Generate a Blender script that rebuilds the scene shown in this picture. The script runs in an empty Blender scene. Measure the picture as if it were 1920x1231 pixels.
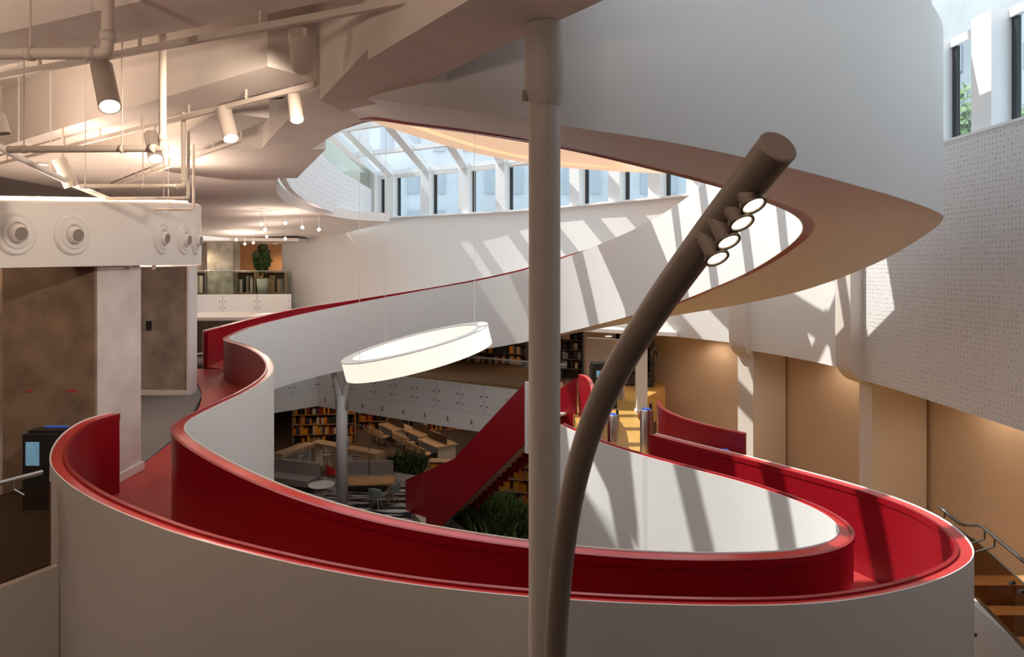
import bpy, bmesh, math, random
from mathutils import Vector, Matrix
random.seed(7)
PI = math.pi
SC = bpy.context.scene
COL = SC.collection

# ------------------------------------------------------------------ camera
F, H, E = 1280.0, 500.0, 8.7          # focal length in px, horizon row, eye height above ground floor
cam_d = bpy.data.cameras.new('camera'); cam = bpy.data.objects.new('camera', cam_d); COL.objects.link(cam)
cam_d.sensor_width = 36; cam_d.lens = 24; cam_d.shift_y = (H - 615.5) / 1920.0
cam_d.clip_start = 0.05; cam_d.clip_end = 400
cam.location = (0, 0, E); cam.rotation_euler = (PI / 2, 0, 0)
SC.camera = cam

# ------------------------------------------------------------------ world, sun, exposure
w = bpy.data.worlds.new('sky'); SC.world = w; w.use_nodes = True
nt = w.node_tree; bg = nt.nodes['Background']
bg.inputs[0].default_value = (0.80, 0.90, 1.0, 1); bg.inputs[1].default_value = 2.05
sun_d = bpy.data.lights.new('sun', 'SUN'); sun_d.energy = 5.5; sun_d.angle = 0.009; sun_d.color = (1, 0.95, 0.87)
sun = bpy.data.objects.new('sun', sun_d); COL.objects.link(sun)
SUN_DIR = Vector((0.56, -0.22, -0.80)).normalized()
sun.rotation_euler = SUN_DIR.to_track_quat('-Z', 'Y').to_euler(); sun.location = (0, 0, 30)
vs = SC.view_settings
vs.view_transform = 'Standard'; vs.look = 'None'; vs.gamma = 1.0; vs.use_curve_mapping = False
vs.exposure = 0.08
SC.cycles.use_denoising = True
SC.cycles.max_bounces = 10; SC.cycles.diffuse_bounces = 6; SC.cycles.transparent_max_bounces = 24
SC.cycles.caustics_reflective = False; SC.cycles.caustics_refractive = False
SC.cycles.sample_clamp_indirect = 6.0

# ------------------------------------------------------------------ helpers
def P(px, py, D):
    return Vector(((px - 960) / F * D, D, E - (py - H) / F * D))
def PZ(px, py, z):
    D = (E - z) * F / (py - H)
    return P(px, py, D)
MATS = {}
def mat(name, col, rough=0.6, metal=0.0, noise=0.0, nscale=8.0, bump=0.0, bscale=40.0, coat=0.0, emit=None, estr=0.0, spec=0.5):
    m = bpy.data.materials.new(name); m.use_nodes = True; MATS[name] = m
    t = m.node_tree; b = t.nodes['Principled BSDF']
    b.inputs['Base Color'].default_value = (*col, 1); b.inputs['Roughness'].default_value = rough
    b.inputs['Metallic'].default_value = metal; b.inputs['Coat Weight'].default_value = coat
    b.inputs['Coat Roughness'].default_value = 0.15
    b.inputs['Specular IOR Level'].default_value = spec
    tc = t.nodes.new('ShaderNodeTexCoord')
    if noise > 0:
        n = t.nodes.new('ShaderNodeTexNoise'); n.inputs['Scale'].default_value = nscale; n.inputs['Detail'].default_value = 6
        r = t.nodes.new('ShaderNodeValToRGB')
        r.color_ramp.elements[0].position = 0.3; r.color_ramp.elements[1].position = 0.72
        r.color_ramp.elements[0].color = (*[c * (1 - noise) for c in col], 1)
        r.color_ramp.elements[1].color = (*[min(1, c * (1 + noise * .6)) for c in col], 1)
        t.links.new(tc.outputs['Object'], n.inputs['Vector']); t.links.new(n.outputs['Fac'], r.inputs[0])
        t.links.new(r.outputs[0], b.inputs['Base Color'])
    if bump > 0:
        n2 = t.nodes.new('ShaderNodeTexNoise'); n2.inputs['Scale'].default_value = bscale; n2.inputs['Detail'].default_value = 4
        bp = t.nodes.new('ShaderNodeBump'); bp.inputs['Strength'].default_value = bump; bp.inputs['Distance'].default_value = 0.02
        t.links.new(tc.outputs['Object'], n2.inputs['Vector']); t.links.new(n2.outputs['Fac'], bp.inputs['Height'])
        t.links.new(bp.outputs[0], b.inputs['Normal'])
    if emit:
        b.inputs['Emission Color'].default_value = (*emit, 1); b.inputs['Emission Strength'].default_value = estr
    return m
def glass(name, tint, gl=0.06):
    m = bpy.data.materials.new(name); m.use_nodes = True; t = m.node_tree; t.nodes.clear()
    o = t.nodes.new('ShaderNodeOutputMaterial'); tr = t.nodes.new('ShaderNodeBsdfTransparent'); g = t.nodes.new('ShaderNodeBsdfGlossy')
    mx = t.nodes.new('ShaderNodeMixShader'); tr.inputs[0].default_value = (*tint, 1); g.inputs['Roughness'].default_value = 0.03
    mx.inputs[0].default_value = gl
    t.links.new(tr.outputs[0], mx.inputs[1]); t.links.new(g.outputs[0], mx.inputs[2]); t.links.new(mx.outputs[0], o.inputs[0])
    MATS[name] = m; return m
def voronoi_mat(name, col, scale, depth, rough=0.7, sx=0.0):
    m = mat(name, col, rough); t = m.node_tree; b = t.nodes['Principled BSDF']
    tc = t.nodes.new('ShaderNodeTexCoord'); v = t.nodes.new('ShaderNodeTexVoronoi'); v.inputs['Scale'].default_value = scale
    v.inputs['Randomness'].default_value = 0.25
    r = t.nodes.new('ShaderNodeMapRange'); r.inputs['From Min'].default_value = 0.12; r.inputs['From Max'].default_value = 0.3
    mx = t.nodes.new('ShaderNodeMix'); mx.data_type = 'RGBA'
    mx.inputs['A'].default_value = (*[c * depth for c in col], 1); mx.inputs['B'].default_value = (*col, 1)
    mpn = t.nodes.new('ShaderNodeMapping'); mpn.inputs['Scale'].default_value = (sx, 1, 1); t.links.new(tc.outputs['Object'], mpn.inputs[0]); t.links.new(mpn.outputs[0], v.inputs['Vector']); t.links.new(v.outputs['Distance'], r.inputs['Value'])
    t.links.new(r.outputs[0], mx.inputs['Factor']); t.links.new(mx.outputs['Result'], b.inputs['Base Color'])
    bp = t.nodes.new('ShaderNodeBump'); bp.inputs['Strength'].default_value = 0.35; bp.inputs['Distance'].default_value = 0.02
    t.links.new(r.outputs[0], bp.inputs['Height']); t.links.new(bp.outputs[0], b.inputs['Normal'])
    return m
WHITE = mat('white_plaster', (0.80, 0.79, 0.775), 0.55, bump=0.03, bscale=6)
DRUMW = mat('satin_white_cladding', (0.78, 0.78, 0.775), 0.5)
CEILW = mat('painted_concrete_ceiling', (0.82, 0.76, 0.71), 0.8, noise=0.06, nscale=1.2, bump=0.08, bscale=12)
RED = mat('red_lacquer', (0.29, 0.004, 0.012), 0.36, coat=0.2)
REDFLOOR = mat('red_rubber_floor', (0.46, 0.045, 0.042), 0.42, noise=0.05, nscale=3)
REDCAP = mat('red_cap', (0.56, 0.030, 0.030), 0.28, coat=0.4)
FRAME = mat('white_window_frame', (0.82, 0.83, 0.83), 0.45)
DARKF = mat('dark_gasket', (0.03, 0.034, 0.036), 0.5)
PERF = voronoi_mat('perforated_acoustic_panel', (0.76, 0.745, 0.74), 11.0, 0.72)
SPECK = voronoi_mat('speckled_white_panel', (0.82, 0.83, 0.84), 5.0, 0.75)
BEIGE = mat('beige_paint', (0.66, 0.52, 0.40), 0.7, noise=0.05, nscale=0.8)
PALE = mat('pale_paint', (0.74, 0.68, 0.63), 0.7)
CONC = mat('raw_concrete', (0.33, 0.285, 0.25), 0.85, noise=0.35, nscale=2.2, bump=0.25, bscale=9)
CONCB = mat('brown_concrete', (0.26, 0.185, 0.13), 0.85, noise=0.35, nscale=2.6, bump=0.25, bscale=9)
CONCL = mat('pale_concrete', (0.72, 0.69, 0.67), 0.85, noise=0.14, nscale=2.6, bump=0.15, bscale=14)
CARPET = mat('grey_carpet', (0.20, 0.185, 0.18), 0.95, noise=0.1, nscale=30)
WOODF = mat('golden_wood_floor', (0.62, 0.36, 0.10), 0.35, noise=0.12, nscale=4)
WOOD = mat('oak_wood', (0.50, 0.27, 0.11), 0.5, noise=0.2, nscale=5)
WOODL = mat('light_oak', (0.60, 0.42, 0.27), 0.5, noise=0.12, nscale=5)
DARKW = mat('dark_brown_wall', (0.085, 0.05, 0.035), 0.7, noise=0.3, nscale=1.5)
GFLOOR = mat('brown_carpet', (0.11, 0.075, 0.058), 0.9, noise=0.15, nscale=6)
STEEL = mat('brushed_steel', (0.62, 0.60, 0.58), 0.28, metal=1.0)
DSTEEL = mat('dark_bronze_metal', (0.16, 0.14, 0.125), 0.4, metal=0.8)
GREIGE = mat('taupe_powder_coat', (0.27, 0.235, 0.205), 0.45)
COLW = mat('white_column_paint', (0.50, 0.48, 0.465), 0.45)
PIPE = mat('cream_pipe_paint', (0.76, 0.68, 0.60), 0.5)
LAMPW = mat('cream_lamp_housing', (0.70, 0.63, 0.56), 0.45)
GLOW = mat('lit_lens', (1, 0.9, 0.75), 0.5, emit=(1.0, 0.86, 0.68), estr=9.0)
GLOWS = mat('warm_lens', (1, 0.85, 0.65), 0.5, emit=(1.0, 0.78, 0.54), estr=1.7)
RINGG = mat('ring_diffuser', (0.95, 0.9, 0.82), 0.5, emit=(1.0, 0.86, 0.73), estr=0.8)
BLACK = mat('black_plastic', (0.02, 0.02, 0.022), 0.4)
SCREEN = mat('screen_picture', (0.1, 0.3, 0.5), 0.2, noise=0.8, nscale=9, emit=(0.25, 0.45, 0.6), estr=0.35)
BLUE = mat('blue_lit_top', (0.03, 0.08, 0.4), 0.3, emit=(0.05, 0.15, 0.7), estr=0.4)
GREYF = mat('grey_upholstery', (0.36, 0.30, 0.28), 0.9, noise=0.12, nscale=20)
TEAL = mat('grey_green_shell', (0.16, 0.20, 0.19), 0.6)
WHITEP = mat('white_plastic', (0.80, 0.78, 0.75), 0.4)
REDCH = mat('red_fabric', (0.55, 0.02, 0.02), 0.7)
LEAF = mat('dark_leaf', (0.045, 0.085, 0.02), 0.5, noise=0.5, nscale=6)
LEAF2 = mat('fresh_leaf', (0.10, 0.17, 0.035), 0.5, noise=0.4, nscale=5)
TREE = mat('tree_leaf', (0.26, 0.36, 0.16), 0.7, noise=0.4, nscale=2)
SOIL = mat('soil', (0.05, 0.035, 0.025), 0.95)
PEACH = mat('peach_wall', (0.62, 0.32, 0.14), 0.7)
CREAMS = mat('cream_ceiling_bounce_glow', (0.80, 0.62, 0.45), 0.6, emit=(1.0, 0.66, 0.42), estr=0.55)  # no lamp here: emission stands in for warm light bounced onto the soffit
FACADE = mat('pale_stone_facade', (0.66, 0.69, 0.71), 0.8, noise=0.12, nscale=0.3)
FACWIN = mat('facade_window', (0.45, 0.49, 0.53), 0.3)
GL_ROOF = glass('roof_glass', (0.93, 0.96, 0.97), 0.05)
GL_WIN = glass('window_glass', (0.86, 0.91, 0.93), 0.07)
GL_RAIL = glass('rail_glass', (0.86, 0.90, 0.86), 0.09)
GL_BRONZE = glass('smoked_rail_glass', (0.50, 0.40, 0.32), 0.06)
BOOKS = [mat('book_' + n, c, 0.6) for n, c in (('crimson', (0.30, 0.03, 0.035)), ('orange', (0.75, 0.25, 0.02)), ('tan', (0.45, 0.30, 0.18)),
         ('navy', (0.03, 0.05, 0.12)), ('cream', (0.65, 0.58, 0.46)), ('black', (0.03, 0.028, 0.03)), ('amber', (0.8, 0.38, 0.03)))]
# rug: black brush strokes on off-white
m = mat('brush_stroke_rug', (0.6, 0.58, 0.55), 0.95); t = m.node_tree; b_ = t.nodes['Principled BSDF']
tc = t.nodes.new('ShaderNodeTexCoord'); mp = t.nodes.new('ShaderNodeMapping'); mp.inputs['Scale'].default_value = (0.35, 2.3, 1); mp.inputs['Rotation'].default_value = (0, 0, 0.5)
nn = t.nodes.new('ShaderNodeTexNoise'); nn.inputs['Scale'].default_value = 1.6; nn.inputs['Detail'].default_value = 5
rr = t.nodes.new('ShaderNodeValToRGB'); rr.color_ramp.elements[0].position = 0.49; rr.color_ramp.elements[1].position = 0.53
rr.color_ramp.elements[0].color = (0.012, 0.01, 0.012, 1); rr.color_ramp.elements[1].color = (0.5, 0.47, 0.46, 1)
t.links.new(tc.outputs['Object'], mp.inputs[0]); t.links.new(mp.outputs[0], nn.inputs['Vector']); t.links.new(nn.outputs['Fac'], rr.inputs[0]); t.links.new(rr.outputs[0], b_.inputs['Base Color'])
RUG = m

def obj(name, me, material=None, parent=None, smooth=False):
    o = bpy.data.objects.new(name, me); COL.objects.link(o)
    if material is not None and not me.materials: me.materials.append(material)
    if parent is not None: o.parent = parent
    if smooth:
        for p in me.polygons: p.use_smooth = True
    return o
def mesh(name, verts, faces, material, parent=None, smooth=False, recalc=True):
    me = bpy.data.meshes.new(name); me.from_pydata([tuple(v) for v in verts], [], faces); me.update()
    if recalc:
        bm = bmesh.new(); bm.from_mesh(me); bmesh.ops.recalc_face_normals(bm, faces=bm.faces); bm.to_mesh(me); bm.free()
    return obj(name, me, material, parent, smooth)
def tag(o, label, cat, group=None):
    o['label'] = label; o['category'] = cat
    if group: o['group'] = group
    return o
def thing(name, label, cat, loc=(0, 0, 0), rz=0, group=None):
    o = bpy.data.objects.new(name, None); COL.objects.link(o); o.location = loc; o.rotation_euler = (0, 0, rz); o.empty_display_size = 0.2
    return tag(o, label, cat, group)
def struct(o): o['kind'] = 'structure'; return o
def sempty(name, loc=(0, 0, 0)):
    o = bpy.data.objects.new(name, None); COL.objects.link(o); o.location = loc; o['kind'] = 'structure'; return o
class MB:
    def __init__(s): s.v = []; s.f = []
    def box(s, c, d, rz=0, taper=1.0):
        i = len(s.v); cs, sn = math.cos(rz), math.sin(rz)
        for z in (-1, 1):
            k = taper if z > 0 else 1
            for x, y in ((-1, -1), (1, -1), (1, 1), (-1, 1)):
                a, b = x * d[0] / 2 * k, y * d[1] / 2 * k
                s.v.append((c[0] + a * cs - b * sn, c[1] + a * sn + b * cs, c[2] + z * d[2] / 2))
        s.f += [(i, i + 3, i + 2, i + 1), (i + 4, i + 5, i + 6, i + 7)] + [(i + k, i + (k + 1) % 4, i + 4 + (k + 1) % 4, i + 4 + k) for k in range(4)]
        return s
    def beam(s, a, b, wd, ht, up=(0, 0, 1)):     # rectangular bar from a to b
        a, b = Vector(a), Vector(b); t = (b - a).normalized(); u = Vector(up); n = t.cross(u)
        if n.length < 1e-4: n = t.cross(Vector((0, 1, 0)))
        n.normalize(); u = n.cross(t).normalized(); i = len(s.v)
        for q in (a, b):
            for x, y in ((-1, -1), (1, -1), (1, 1), (-1, 1)): s.v.append(q + n * x * wd / 2 + u * y * ht / 2)
        s.f += [(i, i + 3, i + 2, i + 1), (i + 4, i + 5, i + 6, i + 7)] + [(i + k, i + (k + 1) % 4, i + 4 + (k + 1) % 4, i + 4 + k) for k in range(4)]
        return s
    def tube(s, pts, r, n=12, caps=True):
        pts = [Vector(p) for p in pts]; i0 = len(s.v); rs = r if isinstance(r, (list, tuple)) else [r] * len(pts)
        ref = None
        for k, p in enumerate(pts):
            t = (pts[min(k + 1, len(pts) - 1)] - pts[max(k - 1, 0)]).normalized()
            if ref is None: ref = t.orthogonal().normalized()
            else: ref = (ref - t * ref.dot(t)).normalized()
            b2 = t.cross(ref)
            for j in range(n):
                a = 2 * PI * j / n; s.v.append(p + (ref * math.cos(a) + b2 * math.sin(a)) * rs[k])
        for k in range(len(pts) - 1):
            for j in range(n):
                s.f.append((i0 + k * n + j, i0 + k * n + (j + 1) % n, i0 + (k + 1) * n + (j + 1) % n, i0 + (k + 1) * n + j))
        if caps:
            s.f.append(tuple(i0 + j for j in range(n))[::-1]); s.f.append(tuple(i0 + (len(pts) - 1) * n + j for j in range(n)))
        return s
    def lathe(s, prof, c=(0, 0, 0), n=24, axis=(0, 0, 1)):   # prof: (r, h) along axis; r=0 ends close
        ax = Vector(axis).normalized(); u = ax.orthogonal().normalized(); v = ax.cross(u); c = Vector(c); i0 = len(s.v)
        for r, h in prof:
            for j in range(n):
                a = 2 * PI * j / n; s.v.append(c + ax * h + (u * math.cos(a) + v * math.sin(a)) * max(r, 1e-4))
        for k in range(len(prof) - 1):
            for j in range(n):
                s.f.append((i0 + k * n + j, i0 + k * n + (j + 1) % n, i0 + (k + 1) * n + (j + 1) % n, i0 + (k + 1) * n + j))
        s.f.append(tuple(i0 + j for j in range(n))[::-1]); s.f.append(tuple(i0 + (len(prof) - 1) * n + j for j in range(n)))
        return s
    def prism(s, poly, z0, z1):                   # plan polygon extruded
        i = len(s.v); n = len(poly)
        s.v += [(p[0], p[1], z0) for p in poly] + [(p[0], p[1], z1) for p in poly]
        s.f += [tuple(range(i, i + n))[::-1], tuple(range(i + n, i + 2 * n))] + [(i + k, i + (k + 1) % n, i + n + (k + 1) % n, i + n + k) for k in range(n)]
        return s
    def sheet(s, poly, off):                      # 3-D planar polygon thickened by vector off
        i = len(s.v); n = len(poly); off = Vector(off)
        s.v += [Vector(p) for p in poly] + [Vector(p) + off for p in poly]
        s.f += [tuple(range(i, i + n))[::-1], tuple(range(i + n, i + 2 * n))] + [(i + k, i + (k + 1) % n, i + n + (k + 1) % n, i + n + k) for k in range(n)]
        return s
    def build(s, name, material, parent=None, smooth=False):
        return mesh(name, s.v, s.f, material, parent, smooth)
def autosmooth(o, ang=40):
    me = o.data
    for p in me.polygons: p.use_smooth = True
    me.set_sharp_from_angle(angle=math.radians(ang)); return o
def cat_rom(pts, n, smooth=0):
    """N-D Catmull-Rom (centripetal in the first two coords) resampled to n points, optional smoothing"""
    pts = [list(p) for p in pts]; m_ = len(pts); dense = []
    ext = [[2 * a - b for a, b in zip(pts[0], pts[1])]] + pts + [[2 * a - b for a, b in zip(pts[-1], pts[-2])]]
    for i in range(m_ - 1):
        p0, p1, p2, p3 = ext[i:i + 4]
        def dt(a, b): return max(1e-4, math.hypot(a[0] - b[0], a[1] - b[1]) ** 0.5)
        t1 = dt(p0, p1); t2 = t1 + dt(p1, p2); t3 = t2 + dt(p2, p3)
        for k in range(24):
            u = t1 + (t2 - t1) * k / 24.0
            def L(a, b, ta, tb): return [(tb - u) / (tb - ta) * x + (u - ta) / (tb - ta) * y for x, y in zip(a, b)]
            A1 = L(p0, p1, 0, t1); A2 = L(p1, p2, t1, t2); A3 = L(p2, p3, t2, t3)
            B1 = L(A1, A2, 0, t2); B2 = L(A2, A3, t1, t3)
            dense.append(L(B1, B2, t1, t2))
    dense.append(pts[-1])
    def resample(d, n):
        s_ = [0]
        for a, b in zip(d, d[1:]): s_.append(s_[-1] + math.dist(a[:2], b[:2]))
        out = []; j = 0
        for k in range(n):
            q = s_[-1] * k / (n - 1)
            while j < len(s_) - 2 and s_[j + 1] < q: j += 1
            f = (q - s_[j]) / max(1e-9, s_[j + 1] - s_[j]); out.append([x + (y - x) * f for x, y in zip(d[j], d[j + 1])])
        return out
    out = resample(dense, n)
    for _ in range(smooth):
        out = [out[0]] + [[(a + 2 * b + c) / 4 for a, b, c in zip(out[i - 1], out[i], out[i + 1])] for i in range(1, n - 1)] + [out[-1]]
    return out
def normals2(path):
    ns = []
    for i in range(len(path)):
        a, b = path[max(i - 1, 0)], path[min(i + 1, len(path) - 1)]
        d = Vector((b[0] - a[0], b[1] - a[1])).normalized(); ns.append((-d.y, d.x))
    return ns
def sweep(name, path, prof, material, parent=None, s=1, ang=50):
    """path rows (x, y, z0, z1, ...); prof entries (offset, z column, dz); closed section swept along the plan path"""
    ns = normals2(path); k = len(prof); V = []; Fc = []
    for p, n in zip(path, ns):
        for off, c, dz in prof: V.append((p[0] + n[0] * off * s, p[1] + n[1] * off * s, p[c] + dz))
    for i in range(len(path) - 1):
        for j in range(k):
            Fc.append((i * k + j, i * k + (j + 1) % k, (i + 1) * k + (j + 1) % k, (i + 1) * k + j))
    Fc += [tuple(range(k))[::-1], tuple((len(path) - 1) * k + j for j in range(k))]
    o = mesh(name, V, Fc, material, parent); return autosmooth(o, ang)
def ruled(name, A, B, material, parent=None, th=0.05, ang=50):
    """solid strip between 3-D polylines A and B of equal length, thickness th downwards"""
    n = len(A); V = []; Fc = []
    for a, b in zip(A, B): V += [tuple(a), tuple(b), (b[0], b[1], b[2] - th), (a[0], a[1], a[2] - th)]
    for i in range(n - 1):
        for j in range(4): Fc.append((i * 4 + j, i * 4 + (j + 1) % 4, (i + 1) * 4 + (j + 1) % 4, (i + 1) * 4 + j))
    Fc += [(0, 1, 2, 3)[::-1], tuple((n - 1) * 4 + j for j in range(4))]
    o = mesh(name, V, Fc, material, parent); return autosmooth(o, ang)
def copy_tree(o, parent=None):
    c = o.copy(); COL.objects.link(c); c.parent = parent
    for ch in list(o.children): copy_tree(ch, c)
    return c
def seglen_map(path, fr):   # point at plan-length fraction
    return path[min(len(path) - 1, max(0, int(round(fr * (len(path) - 1)))))]

UPW = 370
GROUND, MEZZ, LAND, UPPER, SILL, CEIL = 0.0, 4.5, 5.6, 7.35, 11.0, 10.6

# ================================================================== STRUCTURE
# ---- hanging upper wall: plan path of its inner face
W = cat_rom([(-12.0, 35.6), (-7.37, 33.1), (-3, 30.4), (0.57, 27.9), (3.88, 24.3), (5.64, 22.2), (6.7, 20.6), (7.75, 17.8), (8.1, 14.9), (8.12, 12.0), (8.05, 9.0), (8.0, 5.0), (8.0, 0), (8.0, -6)], 260, 6)
def wall_at(px):
    best = min(range(len(W)), key=lambda i: abs(960 + W[i][0] / W[i][1] * F - px) if W[i][1] > 4 else 1e9); return best
i_r0 = wall_at(1392); i_r1 = wall_at(1625)
def wpath(a, b, z0, z1, off=0):
    ns = normals2(W); return [(W[i][0] + ns[i][0] * off, W[i][1] + ns[i][1] * off, z0, z1) for i in range(a, b + 1)]
WALLP = [(0, 2, 0), (0, 3, 0), (0.5, 3, 0), (0.5, 2, 0)]
struct(sweep('wall_back', wpath(0, i_r0, 6.4, SILL), WALLP, WHITE))
struct(sweep('wall_right', wpath(i_r0, i_r1, 6.25, SILL, -0.0), WALLP, WHITE))
struct(sweep('wall_right_perforated', wpath(i_r1, len(W) - 1, 6.15, SILL - 0.02, -0.16), [(0, 2, 0), (0, 3, 0), (0.66, 3, 0), (0.66, 2, 0)], PERF))
# recess walls beneath the hanging wall
i_rc = wall_at(1150)
struct(sweep('wall_recess', [(p[0], p[1], 2.4, 6.6) for p in wpath(i_rc, len(W) - 1, 0, 0, 1.5)], [(0, 2, 0), (0, 3, 0), (0.3, 3, 0), (0.3, 2, 0)], BEIGE))
struct(sweep('ceiling_recess', [(p[0], p[1], 6.5, 6.6) for p in wpath(i_rc, len(W) - 1, 0, 0, 0.1)], [(0, 2, 0), (0, 3, 0), (1.6, 3, 0), (1.6, 2, 0)], PALE))
# piers with rounded foot: full-height fins standing proud of the wall
def pier(name, px, wd, z_bot, out, low):
    i = wall_at(px); n = normals2(W)[i]; c = Vector((W[i][0], W[i][1], 0)); nn_ = Vector((n[0], n[1], 0)); t_ = Vector((n[1], -n[0], 0))
    prof = [(-out, 12.9), (-out, z_bot + 0.55)] + [(-out + 0.55 * (1 - math.cos(a)), z_bot + 0.55 * (1 - math.sin(a))) for a in [k * PI / 2 / 8 for k in range(1, 9)]] + [(0.5, z_bot), (0.5, 12.9)]
    mb = MB(); poly = [c - t_ * wd / 2 + nn_ * a + Vector((0, 0, z)) for a, z in prof]; mb.sheet(poly, t_ * wd)
    e = sempty(name, c); o = mb.build('fin', PALE, None); autosmooth(o, 35); o.parent = e; o.matrix_parent_inverse = Matrix.Translation(-c)
    lo = MB(); lo.box((c + nn_ * 0.75) + Vector((0, 0, (2.4 + z_bot + .2) / 2)), (low, 1.3, z_bot + .2 - 2.4), math.atan2(t_.y, t_.x)); l = lo.build('lower_pier', PALE); l.parent = e; l.matrix_parent_inverse = Matrix.Translation(-c)
pier('trim_1', 1395, 0.62, 6.0, 0.25, 0.62)
pier('trim_2', 1618, 0.62, 6.02, 0.45, 0.5)

# ---- floors
mb = MB(); mb.prism([(-18, -6), (12, -6), (12, 46), (-18, 46)], -0.3, 0); struct(mb.build('floor', GFLOOR))
MEZZP = [(-16, 20.6), (-9.3, 27.3), (-8.1, 28.5), (0.0, 23.6), (1.75, 22.2), (1.75, 15.3), (1.2, 13.4), (2.55, 12.9), (3.2, 12.1), (4.3, 12.7), (3.6, 14.0), (3.4, 15.2), (3.5, 19.0), (4.0, 21.5), (5.3, 23.6), (6, 30), (-2, 46), (-16, 46)]
mb = MB(); mb.prism([(p[0], p[1]) for p in MEZZP], 3.55, 4.5); struct(mb.build('floor_mezzanine', WOODF))
mb = MB(); mb.prism([(-4.46, 6.75), (-4.9, 5.6), (-5.6, 4.0), (-16, 4.0), (-16, 23.5), (-9.75, 23.3), (-9.95, 20.9), (-7.5, 16.5), (-6.25, 13), (-5.75, 10.4), (-5.6, 9.5), (-5.35, 8.6)], 5.2, LAND); struct(mb.build('floor_landing', CARPET))
mb = MB(); mb.prism([(-16, 32.42), (-10.8, 33.35), (-11.6, 35.2), (-11.8, 45.5), (-16, 45.5)], 6.3, UPPER); struct(mb.build('floor_upper', CARPET))
mb = MB(); mb.prism([(-16, -6), (8, -6), (8, 1.2), (-5.8, 1.2), (-5.8, 3.9), (-16, 3.9)], 6.7, 7.1); struct(mb.build('floor_viewing_gallery', CARPET))
mb = MB(); mb.prism([(3.4, 6.0), (10.4, 6.0), (10.4, 24.5), (3.4, 24.5)], 2.0, 2.4); struct(mb.build('floor_side_hall', WOODF))
mb = MB(); mb.prism([(-15.5, 22), (-9.35, 27.45), (-8.1, 28.65), (0.0, 23.75), (1.75, 22.35), (3.0, 22.3), (3.2, 33), (-15.5, 33)], 4.5, 4.52); struct(mb.build('floor_mezzanine_carpet', mat('rust_carpet', (0.24, 0.11, 0.05), 0.9)))
# ---- outer enclosure
mb = MB(); mb.box((-16.2, 20, 6.5), (0.4, 53, 13)); struct(mb.build('wall_left', PALE))
mb = MB(); mb.box((-3, -6.2, 7.5), (30, 0.4, 16)); struct(mb.build('wall_front', CONCB))
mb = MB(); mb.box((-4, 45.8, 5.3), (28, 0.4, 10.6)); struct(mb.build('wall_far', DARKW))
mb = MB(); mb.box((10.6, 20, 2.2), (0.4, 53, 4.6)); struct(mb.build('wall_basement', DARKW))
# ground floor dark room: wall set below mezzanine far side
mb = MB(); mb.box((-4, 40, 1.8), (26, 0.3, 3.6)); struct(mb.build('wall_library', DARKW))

# ---- left ceiling: deck, ring soffit round the opening, far ceiling
mb = MB(); mb.prism([(-16, -6), (1.0, -6), (1.0, 2.5), (0.7, 3.9), (0.5, 5.6), (-0.9, 6.4), (-1.5, 7.6), (-2.3, 9.0), (-3.2, 11.0), (-4.3, 13.0), (-4.9, 14.4), (-5.8, 17.0), (-16, 17.0)], 11.45, 11.75); struct(mb.build('ceiling', CEILW))
Cin = cat_rom([PZ(*q, CEIL) for q in ((700, 222), (668, 230), (640, 244), (600, 269), (560, 297), (530, 322), (517, 348), (528, 372), (560, 390), (600, 401), (675, 412.5), (730, 415))], 90, 2)
Cout = cat_rom([PZ(*q, CEIL) for q in ((640, 150), (600, 167), (560, 205), (520, 245), (487, 285), (472, 325), (480, 360), (512, 388), (560, 406), (620, 416), (680, 420), (710, 421))], 90, 2)
struct(ruled('ceiling_opening_ring', [(p[0], p[1], CEIL + .35) for p in Cin], [(p[0], p[1], CEIL + .35) for p in Cout], CEILW, th=0.35))
Fo = [(-16.0 if k < 60 else -16 + (k - 60) * .15, max(11.2, p[1]) + (0 if k < 50 else (k - 50) * .18), CEIL - max(0, (p[1] - 13)) * 0.035) for k, p in enumerate(Cout)]
fr = [k for k, p in enumerate(Cout) if p[1] > 11.2]
struct(ruled('ceiling_far', [(Cout[k][0], Cout[k][1], CEIL + 0.12) for k in fr], [(Fo[k][0], Fo[k][1], Fo[k][2] + 0.12) for k in fr], CEILW, th=0.12))
mb = MB(); mb.prism([(1.0, -6), (8, -6), (8, 3.4), (1.0, 3.4)], 12.3, 12.6); struct(mb.build('ceiling_sky_blocker', CEILW))  # unseen opaque slab added to hold sky light off the drum and ramp front
mb = MB(); mb.prism([(-16, 11.0), (-3.0, 11.0), (-4.6, 14.6), (-16, 14.6)], CEIL - .005, 11.4); struct(mb.build('ceiling_drop', CEILW))
# upstand round the opening, above the ring: white speckled wall of the level above
up = [(p[0], p[1], CEIL + .34, CEIL + 1.1) for p in Cin]
# ceiling beams: (left px, right px, soffit z, width, depth)
def beam_obj(a, b, wd, z, dep, ext=0.0):
    a, b = Vector((a[0], a[1], 0)), Vector((b[0], b[1], 0)); d = (b - a).normalized(); b = b + d * ext
    mb = MB(); c = (a + b) / 2; mb.box((c.x, c.y, z + dep / 2), ((b - a).length, wd, dep), math.atan2(d.y, d.x))
    return mb
BEAMS = []
def beam(name, q0, q1, wd, z=CEIL, dep=0.87, n=1):
    """q0,q1: pixels on the FAR lower edge of the soffit"""
    a, b = PZ(*q0, z), PZ(*q1, z); d = Vector((b.x - a.x, b.y - a.y, 0)).normalized(); nrm = Vector((d.y, -d.x, 0))   # towards camera
    if nrm.y > 0: nrm = -nrm
    a2, b2 = a + nrm * wd / 2 - d * 6, b + nrm * wd / 2
    o = beam_obj(a2, b2, wd, z, dep).build(name, CEILW); struct(o); BEAMS.append((a - d * 6, b, d, nrm)); return o
beam('ceiling_beam_1', (0, 124), (740, -22), 0.55)
beam('ceiling_beam_2', (114, 274), (592, 148), 0.55)
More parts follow.
